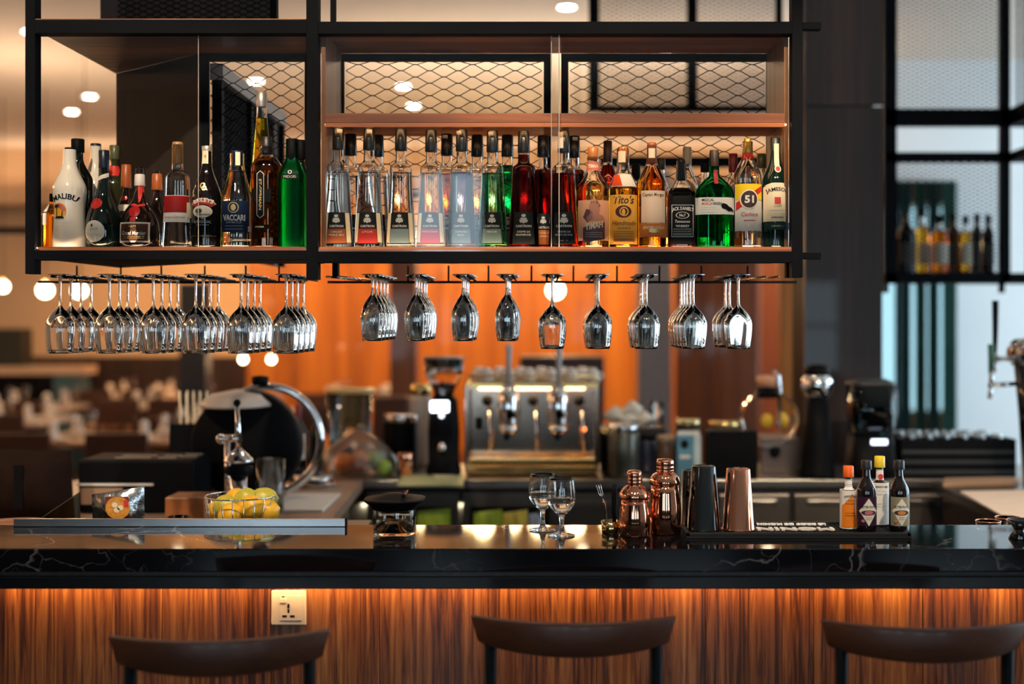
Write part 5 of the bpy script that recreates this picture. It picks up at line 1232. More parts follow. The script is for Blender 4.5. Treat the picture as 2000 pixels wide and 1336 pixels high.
# black drum with pale lid and chrome ring
Yd = 5.08; cd = P(484, 868, Yd); rd = M(106, Yd)
dr = thing('round_warmer', 'large round black drum with a pale lid and chrome band', 'food warmer', (cd.x, Yd, ZW))
mb = MB().lathe([(1e-4, -.05), (rd * .96, -.05), (rd, -.04), (rd, .04), (rd * .96, .05), (1e-4, .05)], 56); mb.v = [Vector((cd.x + v.x, Yd + v.z * 1.0, cd.z + v.y)) for v in mb.v]
mb.build('drum', m_black, dr)
mb = MB().lathe([(1e-4, .0), (rd * .98, 0), (rd * .99, .01), (rd * .7, .05), (1e-4, .07)], 48); mb.v = [Vector((cd.x + M(-18, Yd) + v.x * .66, Yd - .02 + v.y * .9, Z(792, Yd) + v.z * .95)) for v in mb.v]
mb.build('lid', pbr('frosted_grey_lid', (.42, .35, .31), .35), dr)
MB().ring((cd.x + M(30, Yd), Yd + .08, cd.z + .01), rd * 1.0, .016, 'y', 48, 8).build('chrome_band', m_chrome, dr)
MB().box(cd.x - .1, cd.x + .1, Yd - .1, Yd + .12, ZW + .0005, cd.z - rd * .9).build('foot', m_black, dr)
MB().lathe([(.03, 0), (.034, .02), (.034, .035), (1e-4, .04)], 20, cx=cd.x + M(22, Yd), cyy=Yd + .02, cz=Z(753, Yd)).build('knob', m_black, dr)
# lever citrus press
Yc = 4.45
cp = thing('citrus_press', 'chrome lever citrus press in front of the black drum', 'citrus press', (X(455, Yc), Yc, ZW))
zz = lambda py: Z(py, Yc)
MB().box(X(425, Yc), X(500, Yc), Yc - .07, Yc + .1, ZW + .0005, ZW + .02, .006).build('base', m_chrome, cp)
MB().tube([(X(437, Yc), Yc + .05, ZW + .02), (X(437, Yc), Yc + .05, zz(862))], .010, 12).build('column', m_chrome, cp)
MB().tube([(X(430, Yc), Yc + .02, zz(858)), (X(470, Yc), Yc, zz(856))], .013, 12).build('pivot', m_chrome, cp)
MB().sphere((X(430, Yc), Yc + .01, zz(858)), .018, 14, 10).build('pivot_knob', m_chrome, cp)
MB().tube([(X(467, Yc), Yc, zz(895)), (X(465, Yc), Yc, zz(840)), (X(463, Yc), Yc, zz(792))], .008, 12, radii=[.011, .010, .007]).build('lever', m_chrome, cp)
MB().sphere((X(463, Yc), Yc, zz(787)), .013, 14, 10).build('lever_knob', m_black, cp)
MB().lathe([(.052, 0), (.050, .008), (.03, .03), (.012, .045), (.008, .06)], 28, cx=X(466, Yc), cyy=Yc, cz=zz(902)).build('press_cone', m_chrome, cp)
MB().lathe([(.04, 0), (.048, .012), (.048, .03), (.03, .034)], 28, cx=X(466, Yc), cyy=Yc, cz=zz(928)).build('cup', m_black, cp)
MB().tube([(X(466, Yc), Yc, zz(928)), (X(466, Yc), Yc, ZW + .02)], .03, 16).build('spout', m_chrome, cp)
# glass pitcher, wine bottles, glass jug, plate, fruit bag, papers
Yv = 4.75
single('glass_pitcher', MB().lathe([(1e-4, 0), (.045, 0), (.05, .01), (.055, .20), (.052, .20), (.046, .012), (1e-4, .012)], 28, cx=X(528, Yv), cyy=Yv, cz=ZW + .0004), m_clear, (X(528, Yv), Yv, ZW), 'tall clear glass beside the citrus press', 'pitcher')
for px, top, w, lb, capm in ((582, 790, 36, 'wine bottle with pale label and red capsule', pbr('claret_capsule', (.22, .012, .02), .4)), (617, 798, 30, 'dark wine bottle without visible label, beside the pale-labelled one', m_black)):
    Yw_ = 5.6; base = VY + (EYE - ZW) * F / Yw_
    b = Bottle('wine_bottle', lb, px, top, w, P_std, dark('wine', (.006, .006, .005)), Y=Yw_, base=base, grp='wine bottles on the side worktop', z0=ZW); b.cap(top, top + 28, 13, 13, capm, 'capsule')
    if 'pale' in lb and 'without' not in lb: b.rect(px - 16, px + 16, 848, 896, m_paper)
Yj2 = 6.18
ZW_ = ZW; ZW = .90
jg = thing('clear_canister', 'square clear canister with bright yellow rim', 'canister', (X(686, Yj2), Yj2, ZW))
q = [(M(36, Yj2), 0), (M(38, Yj2), .01), (M(43, Yj2), Z(768, Yj2) - ZW), (M(41.5, Yj2), Z(768, Yj2) - ZW), (M(36, Yj2), .014), (1e-4, .014)]
MB().lathe([(1e-4, 0)] + q, 40, p=5, cx=X(686, Yj2), cyy=Yj2, cz=ZW + .0004).build('body', m_clear, jg)
MB().lathe([(M(41, Yj2), 0), (M(45, Yj2), .003), (M(45, Yj2), .022), (1e-4, .026)], 40, p=5, cx=X(686, Yj2), cyy=Yj2, cz=Z(768, Yj2)).build('lid', pbr('amber_lid', (.85, .60, .26), .3), jg)
MB().lathe([(1e-4, 0), (M(34, Yj2), 0), (M(38, Yj2), Z(812, Yj2) - ZW - .02), (1e-4, Z(825, Yj2) - ZW - .02)], 32, p=5, cx=X(686, Yj2), cyy=Yj2, cz=ZW + .016).build('contents', pbr('amber_syrup', (.62, .38, .12), .4), jg)
ZW = ZW_; Yp2 = 5.52
single('steel_plate', MB().lathe([(1e-4, 0), (.09, 0), (.122, .014), (.12, .016), (.088, .004), (1e-4, .004)], 40, cx=X(612, Yp2), cyy=Yp2, cz=ZW + .0005), m_chrome, (X(612, Yp2), Yp2, ZW), 'shiny steel plate with crumpled foil on the side worktop', 'plate')
mb = MB().sphere((X(612, Yp2), Yp2, ZW + .034), .085, 26, 12, sz=.26); 
for v in mb.v: v.z += .008 * math.sin(v.x * 190) * math.cos(v.y * 170)
single('crumpled_foil', mb, m_foil, (X(612, Yp2), Yp2, ZW + .006), 'crumpled silver foil lying on the steel plate', 'foil')
Yf = 5.90; ZW_ = ZW; ZW = .90; fb = thing('fruit_bag', 'clear plastic bag of oranges and green apples', 'bag', (X(700, Yf), Yf, ZW))
base_y = VY + (EYE - ZW) * F / Yf
frs = [(672, 905, 0, .05, 'o'), (703, 896, -.05, .045, 'o'), (697, 922, .06, .045, 'o'), (733, 898, .0, .042, 'g'), (748, 915, -.06, .04, 'g'), (738, 925, .075, .04, 'g')]
mo = pbr('orange_peel', (.85, .24, .03), .4, bump=.2, vscale=60); mg = pbr('green_apple_skin', (.28, .45, .06), .3)
for k, (px, py, dy, r, kd) in enumerate(frs):
    c = P(px, py, Yf + dy); c.z = max(c.z, ZW + r + .002)
    single('orange' if kd == 'o' else 'green_apple', MB().sphere(c, r, 18, 12, sz=.94), mo if kd == 'o' else mg, c, '%s %s in the plastic bag, %s from the left' % ('ripe' if kd == 'o' else 'bright', 'orange' if kd == 'o' else 'green apple', ordn[k]), 'orange' if kd == 'o' else 'apple', 'fruit in the plastic bag')
m_film = thin_glass('plastic_film', (.95, .94, .92), .17, .30)
mb = MB(); vs = []; fs = []; n = 30; rows = [(0.0, .95), (.12, 1.02), (.35, 1.0), (.6, .8), (.8, .5), (.93, .2), (1.0, .04)]
for t_, rr in rows:
    for k in range(n):
        a = 2 * PI * k / n; wob = 1 + .05 * math.sin(5 * a + 7 * t_) + .03 * math.sin(11 * a)
        vs.append((X(700, Yf) + M(72, Yf) * rr * wob * math.cos(a) + M(4, Yf) * t_, Yf + .11 * rr * wob * math.sin(a), ZW + .002 + t_ * (Z(840, Yf) - ZW)))
for i in range(len(rows) - 1):
    for k in range(n): k2 = (k + 1) % n; fs.append((i * n + k, i * n + k2, (i + 1) * n + k2, (i + 1) * n + k))
mb.add(vs, fs, True).build('plastic_film', m_film, fb)
MB().tube([(X(704, Yf), Yf, Z(842, Yf)), (X(708, Yf), Yf + .01, Z(833, Yf))], .012, 10, radii=[.010, .022]).build('knot', m_film, fb)
ZW = ZW_
def sheet(nm, pts, z, mat, lb, cat, th=.004):
    q = [Vector(((px - VX) * (F * (EYE - z) / (py - VY)) / F, F * (EYE - z) / (py - VY), z)) for px, py in pts]
    c = sum(q, Vector()) / len(q)
    return single(nm, MB().prism([(v.x, v.y) for v in q], z + .0006, z + th), mat, c, lb, cat)
sheet('paper_stack', [(520, 1000), (630, 1000), (665, 967), (565, 967)], ZW, m_paper, 'white paper sheets lying on the tan worktop', 'paper', .008)

# ================================================================ back counter with the coffee station
ZK = .90; YK0, YK1 = 5.71, 6.33
bc = thing('back_counter', 'stainless back counter with refrigerated drawers below', 'counter', (.8, 6.0, 0))
xk0, xk1 = X(600, YK0) , X(1900, YK0) + .6
MB().box(xk0, xk1, YK0, YK1, ZK - .035, ZK, .003).build('worktop', m_stainless, bc)
MB().box(xk0 + .01, xk1 - .01, YK0 + .03, YK1, 0, ZK - .035).build('carcass', pbr('dark_carcass', (.02, .018, .016), .5), bc)
m_door = pbr('satin_steel_door', (.22, .19, .165), .38, .9, var=.05)
m_cool = emit('cooler_light', (.95, .85, .55), 1.6)
for k, (a, b_) in enumerate([(716, 896), (904, 1064), (1070, 1230), (1236, 1396), (1402, 1544), (1550, 1700), (1706, 1860)]):
    x0, x1 = X(a, YK0), X(b_, YK0)
    if k < 2:
        d = MB()
        for q in ((x0, x0 + .03, .10, ZK - .06), (x1 - .03, x1, .10, ZK - .06), (x0 + .03, x1 - .03, ZK - .12, ZK - .06), (x0 + .03, x1 - .03, .10, .16)): d.box(q[0], q[1], YK0 + .002, YK0 + .03, q[2], q[3])
        o = d.build('door', m_door, bc)
        MB().add([(x0 + .03, YK0 + .015, .16), (x1 - .03, YK0 + .015, .16), (x1 - .03, YK0 + .015, ZK - .12), (x0 + .03, YK0 + .015, ZK - .12)], [(0, 1, 2, 3)]).build('pane', m_pane, o)
        MB().box(x0 + .04, x1 - .04, YK0 + .032, YK0 + .036, .2, ZK - .12).build('cooler_back', pbr('cool_interior', (.55, .52, .36), .5), o)
    else:
        for z0, z1 in ((ZK - .30, ZK - .065), (ZK - .55, ZK - .31)):
            o = MB().box(x0 + .004, x1 - .004, YK0 + .002, YK0 + .03, z0, z1, .006).build('drawer', m_door, bc)
            MB().box(x0 + .06, x1 - .06, YK0 - .006, YK0 + .002, z1 - .05, z1 - .025, .003).build('pull', m_stainless, o)
lamp('cooler_lamp', 'AREA', (X(880, YK0), YK0 + .022, ZK - .11), 14, (1, .9, .6), .8, .012, (0, 0, 0))
GF = 'produce in the lit cooler'
m_bagg = pbr('lime_green_packet', (.42, .55, .05), .4); m_bagy = pbr('yellow_packet', (.80, .62, .10), .4); m_bagw = pbr('pale_blue_packet', (.55, .60, .72), .4)
for k, (a, b_, t_, mt_) in enumerate([(815, 880, 993, m_bagg), (925, 980, 995, m_bagg), (982, 1030, 996, m_bagy), (1032, 1060, 999, m_bagw)]):
    cs = [(X(a, YK0), YK0 + .005, .62), (X(b_, YK0), YK0 + .005, .62), (X(b_, YK0), YK0 + .005, Z(t_, YK0)), (X(a, YK0), YK0 + .005, Z(t_ + 6, YK0))]
    single('produce_packet', MB().add(*pillow(cs, .008), True), mt_, (X((a + b_) / 2, YK0), YK0, .62), '%s packet showing in the cooler door, %s from the left' % (['lime green', 'lime green', 'yellow', 'pale blue'][k], ordn[k]), 'packet', GF)
# chopping mat
sheet('chopping_mat', [(776, 950), (905, 950), (905, 930), (786, 930)], ZK, pbr('pale_green_mat', (.45, .48, .24), .5), 'pale green chopping mat on the back counter', 'mat', .006)

# espresso machine
YE = 5.90
em = thing('espresso_machine', 'two-lever chrome espresso machine with cups on top', 'espresso machine', (X(1038, YE), YE, ZK))
zE = lambda py: Z(py, YE)
m_warmsteel = pbr('warm_polished_steel', (.50, .40, .33), .16, 1.0, var=.03)
MB().box(X(914, YE), X(1164, YE), YE + .10, YE + .40, zE(893), zE(752), .008).build('body', m_warmsteel, em)
MB().box(X(908, YE), X(1170, YE), YE + .02, YE + .42, zE(758), zE(748), .004).build('cup_tray', m_gold, em)
MB().tube([(X(910, YE), YE + .03, zE(735)), (X(1168, YE), YE + .03, zE(735))], .005, 8).build('gallery_rail', m_gold, em)
for px in (912, 1166): MB().tube([(X(px, YE), YE + .03, zE(748)), (X(px, YE), YE + .03, zE(735))], .005, 8).build('gallery_post', m_gold, em)
for px in (908, 1160): MB().box(X(px, YE), X(px + 9, YE), YE - .03, YE + .42, zE(922), zE(752), .004).build('side_panel', m_warmsteel, em)
MB().box(X(912, YE), X(1166, YE), YE - .06, YE + .40, zE(922), zE(908), .004).build('drip_tray', m_gold, em)
MB().box(X(916, YE), X(1162, YE), YE - .05, YE + .1, zE(905), zE(893), .003).build('drip_box', m_gold, em)
for k in range(24):
    px = 918 + k * 10.2
    MB().box(X(px, YE), X(px + 7, YE), YE - .066, YE - .06, zE(906), zE(896)).build('grille_bar', m_gold, em)
for px in (993, 1090):
    o = MB().lathe([(M(19, YE), 0), (M(20, YE), .01), (M(18, YE), .03), (M(20, YE), .05), (M(20, YE), .13), (M(16, YE), .15), (M(10, YE), .19)], 28, cx=X(px, YE), cyy=YE - .02, cz=zE(830)).build('group_head', m_chrome, em)
    MB().box(X(px - 10, YE), X(px + 10, YE), YE - .02, YE + .11, zE(805), zE(785), .004).build('group_neck', m_chrome, em)
    o = MB().lathe([(M(15, YE), 0), (M(18, YE), .012), (M(18, YE), .03)], 24, cx=X(px, YE), cyy=YE - .02, cz=zE(845)).build('portafilter', m_chrome, em)
    MB().tube([(X(px, YE), YE - .04, zE(842)), (X(px - 2, YE), YE - .14, zE(850))], .013, 10).build('handle', m_black, o)
    MB().tube([(X(px, YE), YE - .02, zE(748)), (X(px + 1, YE), YE - .05, zE(720)), (X(px + 2, YE), YE - .06, zE(672))], .012, 12, radii=[.009, .011, .015]).build('lever', pbr('grey_lever_grip', (.42, .42, .44), .3), em)
for px in (950, 1041, 1132): MB().lathe([(.022, 0), (.026, -.012), (.020, -.03), (1e-4, -.032)], 20).build('steam_knob', m_black, em, local=True)
kn_ = [o for o in em.children if o.name.startswith('steam_knob')]
for o, px in zip(kn_, (950, 1041, 1132)):
    o.location = Vector((X(px, YE), YE + .10, zE(785))) - em.location; o.rotation_euler = (-PI / 2, 0, 0)
    MB().tube([(X(px + 4, YE), YE + .03, zE(795)), (X(px + 6, YE), YE - .03, zE(830)), (X(px + 8, YE), YE - .03, zE(880))], .005, 8).build('steam_wand', m_chrome, em)
MB().box(X(927, YE), X(940, YE), YE + .09, YE + .1, zE(842), zE(818)).build('switch', m_black, em)
MB().sphere((X(1141, YE), YE + .095, zE(842)), .010, 12, 8).build('indicator_lamp', emit('orange_indicator', (1.0, .22, .03), 8), em)
for k in range(12):
    px = 930 + (k % 6) * 42 + (18 if k > 5 else 0); dy = .10 if k > 5 else .24; zc = zE(748)
    r = M(17, YE)
    t = thing('coffee_cup', 'upturned cup on the espresso machine, %s row, %s from the left' % ('front' if k > 5 else 'rear', ordn[k % 6]), 'cup', (X(px, YE), YE + dy, zc + .0005), 'cups on the espresso machine')
    MB().lathe([(r, 0), (r * .98, .02), (r * .75, .05), (r * .5, .062), (r * .45, .066), (1e-4, .066)], 22, cx=X(px, YE), cyy=YE + dy, cz=zc + .0005).build('cup', pbr('porcelain', (.74, .66, .58), .15, coat=.4), t)
    MB().ring((X(px, YE) + r * .95, YE + dy, zc + .03), .014, .004, 'y', 14, 6).build('handle', pbr('porcelain', (.74, .66, .58)), t)
lamp('added_machine_light', 'AREA', (X(1038, YE), YE + .05, zE(762)), 1.3, (1.0, 0.66, 0.32), .5, .02, (R(20), 0, 0))  # lamp added under the cup tray so the drip tray glows
# grinder
YGd = 5.88
gr = thing('coffee_grinder', 'black coffee grinder with clear hopper and lit display', 'coffee grinder', (X(866, YGd), YGd, ZK))
zG = lambda py: Z(py, YGd)
cxg = X(866, YGd)
MB().lathe([(M(34, YGd), 0), (M(35, YGd), .02), (M(30, YGd), .06), (M(31, YGd), .2), (M(27, YGd), zG(785) - ZK), (M(20, YGd), zG(772) - ZK)], 32, p=3, cx=cxg, cyy=YGd + .02, cz=ZK + .0005).build('body', m_black, gr)
MB().box(X(843, YGd), X(879, YGd), YGd - .075, YGd - .066, zG(803), zG(781), .006).build('display', emit('display_glow', (.85, .90, 1.0), 5), gr)
MB().lathe([(.012, 0), (.012, .003)], 16).build('button', emit('button_glow', (.85, .9, 1.0), 3), gr, local=True)
o = [c_ for c_ in gr.children if c_.name.startswith('button')][0]; o.location = Vector((X(865, YGd), YGd - .075, zG(809))) - gr.location; o.rotation_euler = (PI / 2, 0, 0)
hz = zG(772)
MB().lathe([(M(18, YGd), 0), (M(22, YGd), .03), (M(36, YGd), .09), (M(40, YGd), zG(700) - hz), (M(38.5, YGd), zG(700) - hz), (M(34, YGd), .092), (M(20, YGd), .03), (M(16, YGd), .002)], 36, cx=cxg, cyy=YGd + .02, cz=hz, cap0=False, cap1=False).build('hopper', m_clear, gr)
MB().lathe([(M(17, YGd), 0), (M(20.5, YGd), .03), (M(25, YGd), .05), (1e-4, .06)], 30, cx=cxg, cyy=YGd + .02, cz=hz + .001).build('beans', pbr('coffee_beans', (.03, .012, .006), .4, var=.3, vscale=120, bump=.8), gr)
MB().lathe([(M(40.5, YGd), 0), (M(41, YGd), .006), (1e-4, .012)], 36, cx=cxg, cyy=YGd + .02, cz=zG(700)).build('hopper_lid', pbr('smoky_lid', (.30, .28, .27), .2), gr)
MB().tube([(cxg, YGd - .05, zG(860)), (cxg, YGd - .10, zG(875))], .016, 12).build('spout', m_chrome, gr)
MB().box(X(845, YGd), X(890, YGd), YGd - .11, YGd - .04, ZK + .0005, ZK + .012, .003).build('dosing_tray', m_stainless, gr)
# small things left of the machine
def jar(nm, lb, cat, px, top, w, Y, z0, mat, lidm=None, prof=None, group=None):
    zt_ = Z(top, Y); h = zt_ - z0; r = M(w / 2, Y); c = (X(px, Y), Y, z0)
    t = thing(nm, lb, cat, c, group)
    pr = prof or [(.92, 0), (1, .04), (1, .80), (.92, .86)]
    MB().lathe([(max(1e-4, a * r), q * h) for a, q in pr], 26, cx=c[0], cyy=c[1], cz=c[2] + .0005).build('body', mat, t)
    if lidm: MB().lathe([(r * .9, h * pr[-1][1] - .001), (r * .98, h * pr[-1][1] + .002), (r * .98, h - .004), (r * .85, h)], 26, cx=c[0], cyy=c[1], cz=c[2] + .0005).build('lid', lidm, t)
    return t
jar('knock_box', 'black knock box with steel rim left of the grinder', 'knock box', 782, 808, 66, 6.1, ZK, m_black, m_chrome)
jar('copper_tumbler', 'small copper tumbler on the chopping mat', 'tumbler', 792, 886, 32, 5.82, ZK + .006, m_copper, None, [(.70, 0), (.75, .02), (1, .97), (.97, 1), (.72, .06), (.01, .06)])
jar('sugar_pot', 'round white pot behind the grinder', 'pot', 822, 750, 40, 6.27, ZK, pbr('white_pot', (.7, .6, .5), .3), m_gold)
# right of the espresso machine
sp = [('canister', 'black canister beside the espresso machine', 'canister', 1190, 838, 36, 6.02, m_black, m_gold), ('steel_pot', 'grey steel pot behind the copper shakers', 'pot', 1218, 828, 62, 5.83, pbr('grey_green_pot', (.10, .10, .085), .3, .6), m_chrome),
      ('canister', 'dark blue canister behind the tall shaker', 'canister', 1262, 848, 42, 6.03, pbr('dark_navy_tin', (.012, .014, .03), .35), m_black), ('glass_jar', 'brown glass jar left of the blue carton', 'jar', 1300, 850, 36, 5.95, pbr('brown_jar', (.10, .055, .03), .2), pbr('tan_lid', (.4, .26, .16), .4)),
      ('tin', 'tall tin with bright gold lid behind the blue carton', 'tin', 1343, 818, 50, 6.1, pbr('dark_tin', (.03, .022, .018), .3, .6), pbr('bright_gold_lid', (.90, .70, .36), .18, .9)), ('teapot', 'dark pot with domed gold lid', 'pot', 1414, 822, 58, 6.17, pbr('dark_pot', (.02, .02, .018), .3), m_gold)]
for nm, lb, cat, px, top, w, Y, a, l in sp: jar(nm, lb, cat, px, top, w, Y, ZK, a, l)
single('lid_knob', MB().lathe([(.008, 0), (.016, .02), (.016, .03), (1e-4, .04)], 16, cx=X(1414, 6.05), cyy=6.05, cz=Z(822, 6.05)), m_gold, (X(1414, 6.05), 6.05, Z(822, 6.05)), 'gold knob on the domed pot lid', 'finial') if False else None
ct = thing('milk_carton', 'blue and white drink carton on the back counter', 'carton', (X(1345, 5.85), 5.85, ZK))
MB().box(X(1322, 5.85), X(1354, 5.85), 5.82, 5.90, ZK + .0005, Z(850, 5.85), .002).build('body', pbr('carton_blue', (.10, .28, .42), .4), ct)
MB().box(X(1354, 5.85), X(1368, 5.85), 5.822, 5.90, ZK + .0005, Z(850, 5.85), .002).build('side_face', pbr('carton_pale', (.55, .68, .75), .4), ct)
MB().prism([(X(1322, 5.85), Z(850, 5.85)), (X(1368, 5.85), Z(850, 5.85)), (X(1366, 5.85), Z(842, 5.85)), (X(1324, 5.85), Z(842, 5.85))], 5.855, 5.865, 'y').build('top_fold', m_paper, ct)
flat('print', ell2d(8, 9), 1337, 868, 5.8195, m_ink, ct); flat('print', grid2d(20, 6), 1338, 892, 5.8195, m_paper, ct)
m_cloth = pbr('white_cloth', (.80, .70, .58), .85, bump=.2)
cl = thing('bar_cloth', 'crumpled white cloth heaped beside the espresso machine', 'cloth', (X(1226, 6.1), 6.12, Z(828, 6.1)))
mb = MB()
for k, (px, py, r) in enumerate([(1205, 812, .06), (1232, 800, .055), (1255, 818, .05), (1222, 818, .06)]): 
    mb.sphere(P(px, py, 6.14), r, 16, 10, sz=.65)
for v in mb.v: v += Vector((.012 * math.sin(v.z * 90), 0, .010 * math.sin(v.x * 80)))
mb.build('cloth', m_cloth, cl)
single('glass_tumbler', MB().lathe([(1e-4, 0), (.034, 0), (.040, .12), (.038, .12), (.032, .008), (1e-4, .008)], 24, cx=X(1282, 6.2), cyy=6.2, cz=Z(836, 6.12) + .001), m_clear, (X(1282, 6.2), 6.2, Z(836, 6.12)), 'upright clear tumbler beside the white cloth', 'tumbler')
box_thing('storage_box', 'dark storage box under the white cloth', 'box', 1175, 1300, 836, 6.12, .2, ZK, pbr('dark_box', (.02, .016, .014), .5))
box_thing('black_box', 'matt black box left of the round glass', 'box', 1385, 1480, 842, 5.74, .16, ZK, m_black)
box_thing('steel_box', 'brown-grey steel box with black dial under the round glass', 'box', 1486, 1562, 856, 5.95, .25, ZK, pbr('bronze_steel', (.13, .10, .09), .35, .5))
single('dial', MB().lathe([(.026, 0), (.024, .012), (1e-4, .013)], 20, cx=X(1513, 5.95), cyy=5.94, cz=Z(882, 5.95)), m_black, (X(1513, 5.95), 5.94, Z(882, 5.95)), 'black dial on the brown-grey steel box', 'dial').rotation_euler = (PI / 2, 0, 0)
# round glass dispenser
Yo = 5.95; gc = P(1503, 818, Yo); rg = M(56, Yo)
gd = thing('glass_dispenser', 'round clear glass dispenser with chrome tube and yellow fruit', 'dispenser', (gc.x, Yo + .03, Z(856, 5.95)))
mb = MB().lathe([(rg, -.05), (rg * 1.01, 0), (rg, .05), (rg * .95, .05), (rg * .96, 0), (rg * .95, -.05), (rg, -.05)], 48, cap0=False, cap1=False); mb.v = [Vector((gc.x + v.x, Yo + .03 + v.z, gc.z + v.y)) for v in mb.v]
mb.build('glass_ring', m_clear, gd)
MB().tube([P(1522, 838, Yo), P(1522, 760, Yo), P(1520, 735, Yo), P(1512, 724, Yo)], .010, 12).build('chrome_tube', m_chrome, gd)
MB().lathe([(.05, 0), (.055, .02), (.04, .05)], 24, cx=X(1500, Yo), cyy=Yo + .03, cz=Z(778, Yo)).build('collar', m_black, gd)
MB().lathe([(.045, 0), (.05, .03), (.045, .05), (1e-4, .055)], 24, cx=X(1500, Yo), cyy=Yo + .03, cz=Z(756, Yo)).build('top', pbr('peach_top', (.7, .35, .2), .3), gd)
for k, (px, py) in enumerate(((1528, 820), (1498, 822))): MB().sphere(P(px, py, Yo + .03), .03, 14, 10, sz=1.2).build('fruit', pbr('yellow_fruit', (.75, .45, .03), .4), gd)
# black tap tower with chrome ball
Yb2 = 5.80
tt = thing('tap_tower', 'black tapered tap tower topped by a chrome ball', 'tap tower', (X(1596, Yb2), Yb2, ZK))
MB().lathe([(M(36, Yb2), 0), (M(34, Yb2), .02), (M(26, Yb2), .2), (M(20, Yb2), Z(780, Yb2) - ZK)], 28, cx=X(1596, Yb2), cyy=Yb2, cz=ZK + .0005).build('column', m_black, tt)
MB().sphere(P(1596, 752, Yb2), M(31, Yb2), 24, 16).build('ball', m_chrome, tt)
MB().lathe([(M(24, Yb2), 0), (M(25, Yb2), .03), (M(18, Yb2), .05), (1e-4, .055)], 24, cx=X(1596, Yb2), cyy=Yb2, cz=Z(735, Yb2)).build('cap', m_black, tt)
# blender
Yn = 5.82
bl = thing('blender', 'clear blender jug on a black base with a lit button', 'blender', (X(1700, Yn), Yn, ZK))
MB().lathe([(M(46, Yn), 0), (M(46, Yn), .05), (M(40, Yn), Z(850, Yn) - ZK)], 36, p=4, cx=X(1700, Yn), cyy=Yn, cz=ZK + .0005).build('base', m_black, bl)
MB().box(X(1690, Yn), X(1721, Yn), Yn - M(47, Yn), Yn - M(44, Yn), Z(864, Yn), Z(854, Yn), .003).build('button', emit('blender_button', (.75, .78, 1.0), 4), bl)
hb_ = Z(752, Yn) - Z(850, Yn)
MB().lathe([(1e-4, 0), (M(38, Yn), 0), (M(44, Yn), hb_), (M(42, Yn), hb_), (M(36, Yn), .008), (1e-4, .008)], 40, p=4, cx=X(1700, Yn), cyy=Yn, cz=Z(850, Yn)).build('jug', glass('smoke_jug', (.80, .84, .85), 1.45), bl)
MB().lathe([(M(44, Yn), 0), (M(45, Yn), .012), (M(26, Yn), .03), (1e-4, .032)], 32, p=4, cx=X(1700, Yn), cyy=Yn, cz=Z(752, Yn)).build('lid', pbr('dark_lid', (.04, .042, .045), .4), bl)
MB().tube([P(1738, 760, Yn), P(1748, 765, Yn), P(1748, 830, Yn), P(1737, 842, Yn)], .012, 10).build('handle', glass('smoke_jug', (.80, .84, .85)), bl)
# glass crate
Yx = 5.78
cr = thing('glass_crate', 'dark crate of upturned tumblers on the right back counter', 'crate', (X(1865, Yx), Yx + .2, ZK))
for q in ((1760, 1985, 0, .012), (1760, 1985, .388, .4)): MB().box(X(q[0], Yx), X(q[1], Yx), Yx + q[2], Yx + q[3], ZK + .0005, Z(858, Yx), .003).build('side', m_black, cr)
for px in (1760, 1980): MB().box(X(px, Yx), X(px + 5, Yx), Yx + .012, Yx + .388, ZK + .0005, Z(858, Yx), .003).build('end', m_black, cr)
for j in range(3): MB().box(X(1762, Yx), X(1983, Yx), Yx - .003, Yx, ZK + .02 + j * .045, ZK + .035 + j * .045).build('slat', pbr('dark_grey_slat', (.03, .034, .036), .4), cr)
gm = MB().lathe([(.032, 0), (.030, .10), (.026, .105), (1e-4, .105), (1e-4, .10), (.025, .10), (.028, .094), (.030, 0)], 18).mesh('tumbler'); gm.materials.append(m_crystal)
for k in range(12):
    o = bpy.data.objects.new('tumbler', gm); C.objects.link(o); o.location = (X(1786 + (k % 6) * 35, Yx), Yx + .10 + .18 * (k // 6), ZK + .085)
    tag(o, 'upturned tumbler in the dark crate, %s row, %s from the left' % ('front' if k < 6 else 'rear', ordn[k % 6]), 'tumbler', 'tumblers in the crate')
# right worktop, beer tap
rw = thing('side_worktop', 'dark worktop running back on the right of the bar', 'worktop', (2.4, 4.8, 0))
MB().box(1.69, 3.4, 4.12, 5.60, ZK - .04, ZK, .004).build('top', pbr('dark_stone_top', (.04, .035, .032), .25), rw); MB().box(1.73, 3.4, 4.15, 5.58, 0, ZK - .04).build('body', m_darkwood, rw)
sheet('paper_sheet', [(1875, 962), (2060, 958), (2140, 1010), (1965, 1014)], ZK, pbr('warm_paper', (.80, .60, .45), .6), 'sheet of warm white paper on the right worktop', 'paper', .006)
sheet('wooden_board', [(1842, 950), (1990, 946), (2000, 938), (1846, 940)], ZK, wood('pale_board', [(.3, (.45, .26, .15)), (.7, (.62, .40, .26))], 'x', 20), 'pale wooden board behind the paper on the right worktop', 'board', .016)
YT = 5.42
bt = thing('beer_tap', 'black beer tap tower with chrome shoulder and two taps', 'beer tap', (X(2030, YT), YT, ZK))
zT = lambda py: Z(py, YT)
MB().tube([(X(2040, YT), YT, ZK + .001), (X(2025, YT), YT, zT(800)), (X(2010, YT), YT, zT(690))], .07, 24, radii=[.085, .075, .066]).build('tower', m_blackgloss, bt)
mb = MB().lathe([(1e-4, -.09), (.052, -.085), (.064, -.06), (.066, .06), (.052, .085), (1e-4, .09)], 28); mb.v = [Vector((X(2006, YT) + v.x, YT + v.z, zT(690) + v.y)) for v in mb.v]
mb.build('shoulder', m_chrome, bt)
